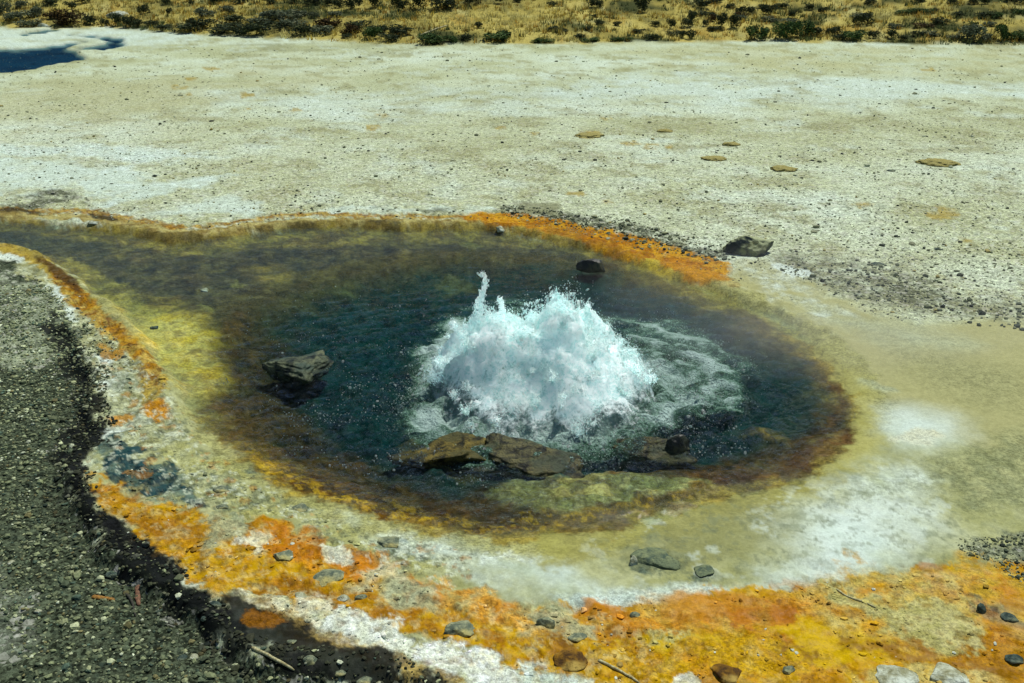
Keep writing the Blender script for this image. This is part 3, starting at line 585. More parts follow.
def foam_material():
    m, nt, o = mat('white_water')
    co = N(nt, 'ShaderNodeTexCoord').outputs['Object']
    al = N(nt, 'ShaderNodeAttribute', attribute_name='cover').outputs['Fac']
    n1 = noise(nt, 24, 5, .65, co, .8); n2 = noise(nt, 95, 4, .65, co, .5)
    s = mathn(nt, 'ADD', mathn(nt, 'MULTIPLY', n1, .6), mathn(nt, 'MULTIPLY', n2, .4))
    c = mixc(nt, mapr(nt, s, .36, .56, 0, 1), (.48, .78, .75), (.86, .985, .96))
    b = N(nt, 'ShaderNodeBsdfPrincipled'); L(nt, c, b.inputs['Base Color']); b.subsurface_method = 'BURLEY'
    b.inputs['Subsurface Weight'].default_value = 1.0; b.inputs['Subsurface Radius'].default_value = (.16, .20, .205); b.inputs['Subsurface Scale'].default_value = 1.0
    b.inputs['Roughness'].default_value = .35; b.inputs['Specular IOR Level'].default_value = .3
    tl = N(nt, 'ShaderNodeBsdfTranslucent'); L(nt, c, tl.inputs[0])
    bn = bump(nt, n1, .5, .02); bn = bump(nt, n2, .6, .008, bn)
    for q in (b, tl): L(nt, bn, q.inputs['Normal'])
    a = N(nt, 'ShaderNodeMixShader'); a.inputs[0].default_value = .18; L(nt, b.outputs[0], a.inputs[1]); L(nt, tl.outputs[0], a.inputs[2])
    tr = N(nt, 'ShaderNodeBsdfTransparent')
    e = N(nt, 'ShaderNodeMixShader'); L(nt, mapr(nt, mathn(nt, 'ADD', s, mathn(nt, 'SUBTRACT', al, 1.0)), -.2, .22, 0, 1), e.inputs[0]); L(nt, tr.outputs[0], e.inputs[1]); L(nt, a.outputs[0], e.inputs[2])
    L(nt, e.outputs[0], o.inputs[0]); return m

def clear_water_material():
    m, nt, o = mat('clear_splash')
    co = N(nt, 'ShaderNodeTexCoord').outputs['Object']
    n1 = noise(nt, 70, 4, .6, co, .5); bn = bump(nt, n1, .8, .02)
    tr = N(nt, 'ShaderNodeBsdfTransparent'); tr.inputs[0].default_value = (.8, .9, .86, 1)
    df = N(nt, 'ShaderNodeBsdfDiffuse'); df.inputs[0].default_value = (.62, .72, .66, 1); L(nt, bn, df.inputs['Normal'])
    gl = N(nt, 'ShaderNodeBsdfGlossy'); gl.inputs['Roughness'].default_value = .05; L(nt, bn, gl.inputs['Normal'])
    a = N(nt, 'ShaderNodeMixShader'); L(nt, mapr(nt, n1, .38, .62, .15, .8), a.inputs[0]); L(nt, tr.outputs[0], a.inputs[1]); L(nt, df.outputs[0], a.inputs[2])
    b = N(nt, 'ShaderNodeMixShader'); b.inputs[0].default_value = .12; L(nt, a.outputs[0], b.inputs[1]); L(nt, gl.outputs[0], b.inputs[2])
    L(nt, b.outputs[0], o.inputs[0]); return m

# ------------------------------------------------------------------ mesh helpers
def mesh_np(name, V, Fq, material, smooth=True, attrs=None, parent=None):
    me = bpy.data.meshes.new(name)
    V = np.asarray(V, np.float32); Fq = np.asarray(Fq, np.int32); k = Fq.shape[1]; n = len(Fq)
    me.vertices.add(len(V)); me.vertices.foreach_set('co', V.ravel())
    me.loops.add(n * k); me.loops.foreach_set('vertex_index', Fq.ravel())
    me.polygons.add(n); me.polygons.foreach_set('loop_start', np.arange(0, n * k, k, dtype=np.int32)); me.polygons.foreach_set('loop_total', np.full(n, k, np.int32))
    me.polygons.foreach_set('use_smooth', np.full(n, smooth, bool))
    me.update(calc_edges=True)
    for an, d in (attrs or {}).items():
        d = np.asarray(d, np.float32)
        if d.ndim == 2:
            a = me.attributes.new(an, 'FLOAT_COLOR', 'POINT'); a.data.foreach_set('color', np.concatenate([d, np.ones((len(d), 1), np.float32)], 1).ravel())
        else:
            a = me.attributes.new(an, 'FLOAT', 'POINT'); a.data.foreach_set('value', d)
    me.materials.append(material)
    o = bpy.data.objects.new(name, me); COL.objects.link(o)
    if parent: o.parent = parent
    return o

def tag(o, label, cat, group=None, kind=None):
    if label: o['label'] = label
    if cat: o['category'] = cat
    if group: o['group'] = group
    if kind: o['kind'] = kind
    return o

_ICO = {}
def ico(sub):
    if sub not in _ICO:
        bm = bmesh.new(); bmesh.ops.create_icosphere(bm, subdivisions=sub, radius=1.0)
        bm.verts.ensure_lookup_table()
        _ICO[sub] = (np.array([v.co[:] for v in bm.verts]), np.array([[v.index for v in f.verts] for f in bm.faces])); bm.free()
    return _ICO[sub]

def grid_faces(nr, nc):
    i = np.arange(nr - 1)[:, None] * nc + np.arange(nc - 1)[None, :]
    i = i.ravel(); return np.stack([i, i + 1, i + nc + 1, i + nc], 1)

# ------------------------------------------------------------------ GROUND (one sheet, finer near the pool)
def build_ground():
    aa = np.concatenate([np.arange(-180, -40, 7.0), np.arange(-40, -31, 1.0), np.arange(-31, 31.01, 0.085), np.arange(32, 41, 1.0), np.arange(47, 180, 7.0), [180.0]])
    dep = np.concatenate([np.arange(43.5, 2.2, -0.085)])
    r = H / np.tan(np.radians(dep)); r = np.concatenate([[0.02, .4, .9, 1.4], r, [50, 60, 80, 110, 160, 240, 400, 800, 1500]])
    T, Rr = np.meshgrid(np.radians(aa), r)
    X = (Rr * np.sin(T)).ravel(); Y = (Rr * np.cos(T)).ravel()
    Z = ground_z(X, Y)
    p = paint_ground(X, Y)
    o = mesh_np('ground', np.stack([X, Y, Z], 1), grid_faces(len(r), len(aa))[:, ::-1], ground_material(), True, {'Col': p.C, 'wet': p.wet, 'grav': p.grav})
    o['kind'] = 'structure'
build_ground()
def gz(x, y): return float(ground_z(np.array([x]), np.array([y]))[0])

# ------------------------------------------------------------------ WATER of the spring (closed body with depth)
GC = at(545, 388)                                     # foot of the bubbling mound
CHURN = gpoly([(412,345),(460,310),(540,290),(620,306),(690,318),(752,342),(772,380),(752,410),(700,424),(640,432),(600,432),(540,444),(490,464),(440,462),(392,424),(396,376)])
def build_water():
    lo = gW.min(0) - .1; hi = gW.max(0) + .1
    lo[0] = max(lo[0], -5.5)
    nx = 560; ny = 520
    xs = np.linspace(lo[0], hi[0], nx); ys = np.linspace(lo[1], hi[1], ny)
    X, Y = np.meshgrid(xs, ys); X = X.ravel(); Y = Y.ravel()
    s = sdf(X + 0.05 * fbm2(X * 4, Y * 4, 3, 3), Y + 0.07 * fbm2(X * 4, Y * 4, 4, 3), gW)
    keep = s > -0.07
    r = np.hypot((X - GC[0]) / 1.1, Y - GC[1])
    act = np.exp(-(r / 0.85) ** 2)
    wob = fbm2(X * 9, Y * 9, 81, 3)
    z = WZ + act * (0.028 * np.sin(r * 46 + 4 * wob) * np.exp(-r * .7) + 0.040 * wob + 0.018 * fbm2(X * 24, Y * 24, 82, 3)) + 0.002 * fbm2(X * 12, Y * 12, 83, 3)
    c = sdf(X + .12 * fbm2(X * 5, Y * 5, 84, 5, .6), Y + .16 * fbm2(X * 5, Y * 5, 85, 5, .6), CHURN)
    left = sstep(.1, -.5, X - GC[0])
    foam = sstep(-0.14, 0.20, c) * (0.58 + .10 * left + .50 * np.exp(-(r / .50) ** 2))
    foam *= np.clip(.95 + .75 * fbm2(X * 3.2, Y * 3.2, 88, 4, .6), .3, 1.25)
    foam *= 1 - .22 * sstep(.3, .6, r) * np.sin(r * 34 + 5 * wob)
    foam = np.maximum(foam, .95 * np.exp(-(np.hypot((X - GC[0]) / .56, (Y - GC[1] + .06) / .56)) ** 4))
    rip = 0.34 + 0.95 * np.exp(-(r / 1.0) ** 2)
    rip *= sstep(-0.2, 0.1, sdf(X, Y, gD)) * .85 + .15
    Fq = grid_faces(ny, nx); Fq = Fq[keep[Fq].all(1)]
    used = np.unique(Fq); mp = -np.ones(X.size, int); mp[used] = np.arange(used.size); Fq = mp[Fq]
    V = np.stack([X[used], Y[used], z[used]], 1); n = len(V)
    VB = V.copy(); VB[:, 2] = -0.9
    e = np.concatenate([Fq[:, [0, 1]], Fq[:, [1, 2]], Fq[:, [2, 3]], Fq[:, [3, 0]]])
    key = e[:, 0] * n + e[:, 1]; rev = e[:, 1] * n + e[:, 0]
    be = e[~np.isin(key, rev)]
    walls = np.stack([be[:, 1], be[:, 0], be[:, 0] + n, be[:, 1] + n], 1)
    FF = np.concatenate([Fq, Fq[:, ::-1] + n, walls])
    z2 = np.zeros(n)
    o = mesh_np('water', np.concatenate([V, VB]), FF, water_material(), True, {'foam': np.concatenate([foam[used], z2]), 'ripple': np.concatenate([rip[used], z2])})
    o['kind'] = 'structure'
build_water()

def build_ponds():
    pm = pond_material()
    for P in gP:
        lo = P.min(0) - 1.0; hi = P.max(0) + 1.0
        xs = np.linspace(lo[0], hi[0], 70); ys = np.linspace(lo[1], hi[1], 70); X, Y = np.meshgrid(xs, ys)
        s = pond_s(X.ravel(), Y.ravel(), P); keep = s > -0.3
        Fq = grid_faces(70, 70); Fq = Fq[keep[Fq].all(1)]
        o = mesh_np('pond', np.stack([X.ravel(), Y.ravel(), np.full(X.size, -0.022)], 1), Fq, pm); o['kind'] = 'structure'
        bm = bmesh.new(); bm.from_mesh(o.data); bmesh.ops.delete(bm, geom=[v for v in bm.verts if not v.link_faces], context='VERTS'); bm.to_mesh(o.data); bm.free()
build_ponds()

# ------------------------------------------------------------------ the bubbling mound
def build_spout():
    root = bpy.data.objects.new('bubbling_spring', None); COL.objects.link(root); root.location = (GC[0], GC[1], WZ)
    tag(root, 'white churning mound of water boiling up in the middle of the dark pool', 'hot spring')
    fm = foam_material(); cw = clear_water_material()
    nx, ny = 340, 320
    U, Vv = np.meshgrid(np.linspace(-1, 1, nx), np.linspace(-1, 1, ny)); U = U.ravel(); Vv = Vv.ravel()
    rx, ry = 0.46, 0.46
    rr = np.sqrt(np.abs(U) ** 2.2 + np.abs(Vv) ** 2.0) + 0.30 * fbm2(U * 2.4, Vv * 2.4, 91, 5, .62)
    prof = np.clip(1 - rr ** 1.3, 0, 1)
    x = U * rx; y = Vv * ry
    hmap = 0.29 * (1 - (1 - prof) ** 1.7) * np.where(Vv < 0, 1 - .75 * np.clip(np.abs(Vv) - .05, 0, 1), 1) * (0.95 + 0.50 * fbm2(U * 3.1, Vv * 3.1, 92, 4, .6) - 0.08 * U)
    P = np.stack([x, y, hmap], 1)
    k = np.sqrt(prof)
    nz = lambda f_, s0, o_: np.stack([fbm3(P * f_, s0 + j, o_, .6) for j in range(3)], 1)
    P2 = P + nz(7, 95, 3) * 0.045 * prof[:, None] + nz(20, 195, 3) * 0.024 * prof[:, None] + nz(60, 295, 2) * 0.009 * k[:, None]
    P2[:, 2] = np.where(prof <= 0, -0.03, P2[:, 2])
    cover = sstep(0.0, 0.5, prof) * 0.50 + 0.40 + 0.32 * fbm2(U * 7, Vv * 7, 98, 5, .65)
    cover = np.where(Vv < 0, cover - 0.10 * sstep(.05, .7, -Vv), cover)
    Fq = grid_faces(ny, nx); Fq = Fq[(prof[Fq] > 0).any(1)]
    used = np.unique(Fq); mp = -np.ones(U.size, int); mp[used] = np.arange(used.size)
    mesh_np('foam_mound', P2[used], mp[Fq], fm, True, {'cover': cover[used]}, root)
    # bursts: every burst throws a fan of drops on its own arc
    r3 = np.random.default_rng(5); iv, ifc = ico(1)
    crown = np.nonzero((prof > .10))[0]
    dp, dr, dd_ = [], [], []
    for j in range(230):
        b = P2[crown[r3.integers(len(crown))]]
        if b[1] < -.06 and r3.random() < .6: continue
        out = np.array([b[0] / rx, b[1] / ry, 0]) * r3.uniform(.1, .9) + r3.normal(0, .25, 3) * [1, 1, 0]
        ht = min(r3.gamma(2.0, .026), .095) * (1 - .5 * np.hypot(b[0] / rx, b[1] / ry)); n = int(r3.integers(120, 420)); vz = math.sqrt(2 * 9.8 * max(ht, .006)); vh = out * r3.uniform(.12, .5)
        t = r3.uniform(0, 1.5, n) * vz / 9.8; sp_ = r3.normal(0, 1, (n, 3)) * (.008 + .07 * t)[:, None] * r3.uniform(.4, 1.8)
        vel = np.stack([vh[0] + 0 * t, vh[1] + 0 * t, vz - 9.8 * t], 1); pos = b - [0, 0, .012] + np.stack([vh[0] * t, vh[1] * t, vz * t - 4.9 * t * t], 1) + sp_
        dp.append(pos); dd_.append(vel + r3.normal(0, .15, (n, 3))); dr.append(np.clip(r3.lognormal(math.log(.0013), .6, n), .0006, .0065) * (1 - .35 * t / max(t.max(), 1e-6)))
    dp = np.concatenate(dp); dr = np.concatenate(dr); dd_ = np.concatenate(dd_); ok = dp[:, 2] > .002; dp, dr, dd_ = dp[ok], dr[ok], dd_[ok]
    sp = np.linalg.norm(dd_, axis=1); z_ = dd_ / sp[:, None]; x_ = np.cross(z_, [.3, 1, .1]); x_ /= np.linalg.norm(x_, axis=1)[:, None]; y_ = np.cross(z_, x_)
    jit = iv[None] * (1 + .35 * r3.normal(0, 1, (len(dp), len(iv), 1)))
    el = np.clip(1 + sp * 2.0, 1, 4.5)
    V = (jit[:, :, :1] * x_[:, None] + jit[:, :, 1:2] * y_[:, None] + jit[:, :, 2:] * z_[:, None] * el[:, None, None]) * dr[:, None, None] + dp[:, None]
    Fd = (ifc[None] + (np.arange(len(dp)) * len(iv))[:, None, None]).reshape(-1, 3)
    mesh_np('spray', V.reshape(-1, 3), Fd, fm, True, {'cover': np.full(len(dp) * len(iv), 1.0)}, root)['kind'] = 'stuff'
    # the thin jet with its curled tip, on the left shoulder
    jb = np.array([*(at(478, 372)[:2]), 0]); ym = jb[1]
    def up(px, py):
        d = ray(px, py); t = ym / d[1]; return np.array([d[0] * t, ym, H + d[2] * t])
    path = [(478,345,7),(478.5,330,5),(478,318,3.6),(480,306,2.6),(482,296,1.5),(484,289,1.1),(485,284,1.3),(485,278,1.0),(482,273,1.2),(479,275,.7)]
    pts = smooth_poly([(*up(a, b), w * mpp(480, 380)) for a, b, w in path], False, 5)
    jr = np.random.default_rng(9); jp = []; jw = []
    for qi, q in enumerate(pts):
        m_ = int(60 * (1 - qi / len(pts)) ** 1.3) + 5; jp.append(q[:3] + jr.normal(0, 1, (m_, 3)) * (q[3] + .002) * [.9, .9, .6]); jw.append(np.clip(jr.lognormal(math.log(.0017), .6, m_), .0007, .005) * (.6 + q[3] / .02))
    jp = np.concatenate(jp) - np.array([GC[0], GC[1], WZ]); jw = np.clip(np.concatenate(jw), .0006, .0085)
    V = ((iv[None] * (1 + .35 * jr.normal(0, 1, (len(jp), len(iv), 1)))) * (jw[:, None] * np.array([[.8, .8, 1.7]]))[:, None, :] + jp[:, None]).reshape(-1, 3)
    mesh_np('water_jet', V, (ifc[None] + (np.arange(len(jp)) * len(iv))[:, None, None]).reshape(-1, 3), fm, True, {'cover': np.full(len(V), .95)}, root)
    # droplets: white splash drops, also standing in for sun glints, thinning over the pool
    dv, df_ = ico(1); dv = dv[:12] if False else dv
    pos = []; rad = []
    n = 17000; rad_ = np.abs(r3.normal(0, .62, n)) + .35; an = r3.uniform(0, 2 * math.pi, n)
    q = np.stack([np.cos(an) * rad_ * 1.05, np.sin(an) * rad_ * .85, r3.exponential(.014, n) + .001], 1)
    ok = sdf(q[:, 0] + GC[0], q[:, 1] + GC[1], gD) > .05
    cl = fbm2(q[:, 0] * 4.5, q[:, 1] * 6, 33, 4); ok &= cl > r3.uniform(.0, .5, n)
    q = q[ok]; pos.append(q); rad.append(r3.uniform(.0008, .0029, len(q)) * (1 + 1.0 * (r3.random(len(q)) < .06)))
    pos = np.concatenate(pos); rad = np.concatenate(rad); pos[:, 2] = np.maximum(pos[:, 2], .002)
    V = (pos[:, None, :] + dv[None] * rad[:, None, None] * r3.uniform(.7, 1.4, (len(pos), 1, 3))).reshape(-1, 3)
    Fd = (df_[None] + (np.arange(len(pos)) * len(dv))[:, None, None]).reshape(-1, 3)
    o = mesh_np('drops_and_glints', V, Fd, fm, True, {'cover': np.full(len(V), 1.2)}, root); o['kind'] = 'stuff'
build_spout()

# ------------------------------------------------------------------ stones
def rock_verts(seed, sub=4, facets=9, amp=.12, flat=1.0):
    r = np.random.default_rng(seed); v, f = ico(sub); v = v.copy()
    for k in range(facets):
        n = r.normal(0, 1, 3); n /= np.linalg.norm(n); h = r.uniform(.5, .82)
        d = v @ n; v = np.where((d > h)[:, None], v - n * (d - h)[:, None] * .93, v)
    v = v * (1 + amp * fbm3(v * 1.7, seed, 4, .55)[:, None] + amp * .35 * fbm3(v * 6, seed + 3, 3, .6)[:, None])
    v[:, 2] += .06 * np.sin(v[:, 2] * 16 + 3 * fbm3(v * 2, seed + 9, 2)) * 0
    return v, f

ROCKM = {
    'wet_dark': rock_material('wet_dark_stone', (14,22,20), (60,62,44), (90,86,56), 16, .35, .5),
    'pool': rock_material('mossy_pool_stone', (18,32,32), (112,116,88), (70,86,76), 22, .5, .15),
    'brown': rock_material('brown_ledge_stone', (20,25,19), (112,104,66), (62,72,54), 26, .42, .2),
    'mustard': rock_material('mustard_ledge_stone', (36,36,22), (132,110,54), (84,80,48), 26, .5, .12),
    'basalt': rock_material('blue_black_stone', (44,60,58), (104,116,104), (126,130,104), 24, .85, .1),
    'lit_top': rock_material('lit_top_dark_stone', (24,40,42), (40,58,56), (150,148,100), 14, .85, .15, (186,188,146)),  # the slab's sunlit top is painted in as a pale colour
    'grey': rock_material('grey_green_stone', (96,106,92), (172,172,136), (196,176,118), 26, .85, .1),
    'pale': rock_material('pale_stone', (150,144,110), (214,216,196), (222,226,214), 22, .85, .15),
    'rust': rock_material('rusty_stone', (70,44,18), (150,96,34), (190,150,90), 22, .8, .2),
    'ochre': rock_material('ochre_mat', (158,140,86), (190,174,120), (178,158,102), 60, .95, .03), 'sub': rock_material('drowned_stone', (84,98,84), (140,146,108), (116,126,98), 26, .8, .1),
}
def stone(x, y, w, h, m, label, name='stone', cat='stone', seed=None, root=1.0, depth=None, sink=.3, rz=None, tilt=(0, 0), sub=4, amp=.14, facets=9, group=None, z=None):
    """x, y: middle of the visible stone in the photograph; w, h: its visible size there (pixels)"""
    seed = seed if seed is not None else int(x * 7 + y * 3)
    r = random.Random(seed)
    base = at(x, y + h * .35, WZ if z is None else z); px = mpp(x, y + h * .35)
    wx = w * px * .56; depth = depth or .75
    dy = wx * depth
    elev = math.atan2(H, base[1])
    vis = h * px
    hz = max((vis - 2 * dy * math.sin(elev)) / math.cos(elev), vis * .35) / (1.0 - sink * .4)
    v, f = rock_verts(seed, sub, facets, amp)
    v = v * np.array([wx, dy, hz * .75]); v[:, 2] = np.where(v[:, 2] < 0, v[:, 2] * root, v[:, 2])
    a, b = tilt
    ca, sa = math.cos(a), math.sin(a); v = v @ np.array([[1, 0, 0], [0, ca, sa], [0, -sa, ca]])
    cb, sb = math.cos(b), math.sin(b); v = v @ np.array([[cb, 0, -sb], [0, 1, 0], [sb, 0, cb]])
    rz = r.uniform(-.3, .3) if rz is None else rz
    cr, sr = math.cos(rz), math.sin(rz); v = v @ np.array([[cr, sr, 0], [-sr, cr, 0], [0, 0, 1]])
    o = mesh_np(name, v, f, ROCKM[m], True)
    g = gz(base[0], base[1]) if z is None else z
    o.location = (base[0], base[1], g + hz * .75 * (1 - sink) - hz * .2)
    tag(o, label, cat, group)
    return o

# rocks standing in the pool
stone(298, 359, 78, 30, 'pool', 'flat mossy rock standing alone in the dark water left of the bubbling mound', 'rock', 'rock', depth=.85, z=WZ - .004, tilt=(.02, .06), rz=-.35, amp=.34, facets=18, sink=.5, sub=5, root=2.0)
stone(593, 265, 32, 15, 'wet_dark', 'small black wet rock at the far edge of the pool behind the bubbling mound', 'rock', 'rock', z=WZ + .005, depth=.5)
stone(747, 243, 52, 26, 'lit_top', 'dark slab of rock lying on the pale flat beyond the orange rim', 'rock', 'rock', depth=.55, z=.0, tilt=(.06, .04), rz=-.1, sink=.35, root=1.8, amp=.2, facets=12, sub=5, seed=11)
stone(530, 449, 118, 40, 'brown', 'broad brown ledge rock awash just in front of the bubbling mound', 'rock', 'rock', depth=.6, z=WZ - .020, root=2, tilt=(.16, .05), rz=-.15, amp=.36, sink=.6, sub=5, facets=14)
stone(648, 440, 96, 28, 'brown', 'low brown ledge rock sloping to a dark point, right of the broad ledge', 'rock', 'rock', depth=.5, z=WZ - .016, root=2, tilt=(.05, -.12), rz=-.3, amp=.3, sink=.55, sub=5, facets=14)
stone(679, 446, 26, 24, 'wet_dark', 'pointed black rock with a hollow front at the right end of the ledges', 'rock', 'rock', depth=.6, z=WZ - .01, sink=.3, amp=.2)
stone(448, 444, 100, 38, 'mustard', 'mustard brown ledge rock just under the water, left of the broad ledge', 'rock', 'rock', depth=.6, z=WZ - .022, rz=.1, sink=.55, amp=.34, sub=5, root=2, facets=14)
stone(568, 488, 116, 30, 'pool', 'long yellow green ledge rock along the near edge of the dark water', 'rock', 'rock', depth=.33, z=WZ - .05, rz=.10, sink=.6, amp=.22, sub=5, facets=12)
stone(480, 462, 60, 16, 'wet_dark', 'thin dark wet rock between the mustard ledge and the yellow green ledge', 'rock', 'rock', depth=.35, z=WZ - .03, sink=.5, amp=.2)
# stones on the mineral terrace
T = [
 (283,560,30,14,'grey','pale grey stone in the orange crust, left end of the foreground band'),
 (325,577,48,17,'grey','grey green wedge of stone set in the orange crust'),
 (390,545,32,18,'grey','rounded grey stone with a rusty foot on the olive terrace'),
 (362,602,16,11,'grey','small grey stone in the amber crust above the white lip'),
 (343,600,13,9,'pale','small whitish stone in the amber crust left of a grey one'),
 (462,629,44,22,'grey','rounded grey stone with a white collar at the edge of the white crust'),
 (299,510,24,14,'grey','grey stone with a white cap on the terrace near the pool edge'),
 (222,491,20,11,'grey','grey ring shaped stone beside a white streak, upper of two'),
 (223,510,18,10,'grey','grey stone just below the white streak, lower of two'),
 (546,622,24,24,'grey','roundish grey stone set between the orange patches in front'),
 (577,638,24,10,'grey','flat grey stone just below a roundish grey one'),
 (572,659,34,16,'rust','knobbly rust brown lump of crust beside a thin twig'),
 (633,563,9,12,'pale','single pale oval pebble under the shallow water of the olive terrace'),
 (635,617,13,11,'grey','small grey stone on the peach coloured crust'),
 (656,560,46,12,'sub','larger dark stone under the shallow water beside the pale oval pebble'),
 (702,573,26,9,'sub','smaller dark stone under the shallow water right of a larger one'),
 (787,672,19,13,'grey','lone grey pebble with dark foot in the golden orange mat at the bottom'),
 (728,675,36,15,'rust','brown barky chunk at the bottom edge in the golden mat'),
 (893,677,40,14,'pale','white crusted stone at the bottom edge, left of two'),
 (950,677,46,17,'pale','white crusted stone at the bottom edge, right of two'),
 (500,229,9,7,'pale','small white stone on the far rim of the pool, near the middle'),
 (95,225,12,5,'pale','small white stone at the far rim of the pool, near its left end'),
 (686,251,8,6,'basalt','tiny black stone at the far edge of the orange rim'),
 (154,322,11,7,'basalt','small dark stone in the yellow shallows at the left of the pool'),
 (204,285,9,6,'pale','small yellowish stone in the grey shallows at the left'),
 (876,265,18,6,'basalt','flat dark stone lying on the pale flat at the right'),
 (891,172,12,4,'basalt','thin dark stone far off on the pale flat at the right'),
 (938,251,11,5,'basalt','dark pebble on the pale flat at the right edge'),
 (979,613,12,15,'basalt','upright dark stone in the orange mat at the right edge'),
 (1008,622,22,10,'basalt','flat dark stone at the right edge beside the upright one'),
 (1012,662,26,18,'basalt','rough dark block at the bottom right corner'),
 (300,600,14,7,'pale','small white nodule on the lip of the crust'),
 (365,673,24,14,'grey','pale rounded cobble at the bottom edge of the black gravel'),
 (310,664,22,13,'grey','greyish cobble in the black gravel left of a larger pale one'),
 (340,671,16,10,'grey','small grey cobble between two larger cobbles at the bottom edge'),
 (293,646,14,9,'grey','small grey stone in the black wet strip below the white lip'),
 (380,677,12,8,'pale','small pale pebble at the bottom edge right of the cobbles'),
 (217,608,17,9,'basalt','bluish grey cobble on the black wet gravel below the orange crust'),
 (204,620,10,8,'basalt','small bluish pebble below left of a bluish cobble'),
 (181,650,13,9,'basalt','dark pebble on the gravel near the bottom'),
 (113,569,18,8,'basalt','dark flat stone on the gravel above the reddish leaf'),
 (193,650,9,8,'pale','pale yellow pebble on the gravel near the bottom'),
 (37,603,9,6,'pale','small whitish pebble on the gravel at the left'),
 (10,554,8,6,'pale','tiny white pebble on the gravel at the left edge'),
]
for q in T:
    kq = .74 if q[4] == 'grey' else .78 if q[4] == 'basalt' else 1.0
    stone(q[0], q[1], q[2] * kq, q[3] * kq, *q[4:6], sub=3 if q[2] < 25 else 4, sink=.78 if q[4] == 'sub' else .66, depth=.85, z=None, amp=.2)
# ochre mats on the flat
for x, y, w, h, lb in [(937,160,34,9,'largest domed ochre moss cushion on the pale flat at the right'),(783,167,23,6,'flat ochre moss cushion on the pale flat at right of centre'),(588,134,25,6,'ochre moss cushion far off on the pale flat behind the mound'),
                       (731,143,15,5,'small rusty moss cushion on the pale flat right of a larger flat one'),(714,157,22,5,'flat ochre moss cushion on the pale flat above the dark slab'),(664,130,13,4,'tiny rusty moss cushion far off on the pale flat')]:
    stone(x, y, w, h, 'ochre', lb, 'moss_cushion', 'moss', sub=4, sink=.62, depth=.9, amp=.5, facets=0, z=0.0)

# ------------------------------------------------------------------ gravel and grit (uncountable)
def scatter(name, pts, rad, cols, mtl, sub=1, seed=1, flat=.6, label=None):
    r = np.random.default_rng(seed); v, f = ico(sub); n = len(pts)
    shapes = []
    for k in range(12):
        q, _ = v.copy(), 0
        for j in range(6):
            nn = r.normal(0, 1, 3); nn /= np.linalg.norm(nn); h = r.uniform(.45, .8); d = q @ nn; q = np.where((d > h)[:, None], q - nn * (d - h)[:, None], q)
        shapes.append(q * (1 + .12 * r.normal(0, 1, (len(q), 1))))
    shapes = np.array(shapes)[r.integers(0, 12, n)]
    sc3 = np.stack([r.uniform(.8, 1.5, n), r.uniform(.7, 1.2, n), r.uniform(.45, .9, n) * flat / .6], 1) * rad[:, None]
    q = shapes * sc3[:, None, :]; a = r.uniform(0, 6.28, n); c, s = np.cos(a)[:, None], np.sin(a)[:, None]
    V = np.stack([q[:, :, 0] * c - q[:, :, 1] * s, q[:, :, 0] * s + q[:, :, 1] * c, q[:, :, 2]], 2) + pts[:, None, :]
    Fq = (f[None] + (np.arange(n) * len(v))[:, None, None]).reshape(-1, 3)
    C = np.repeat(cols[:, None, :], len(v), 1).reshape(-1, 3)
    o = mesh_np(name, V.reshape(-1, 3), Fq, mtl, False, {'Col': C}); o['kind'] = 'stuff'
    if label: o['label'] = label; o['category'] = 'gravel'
    return o

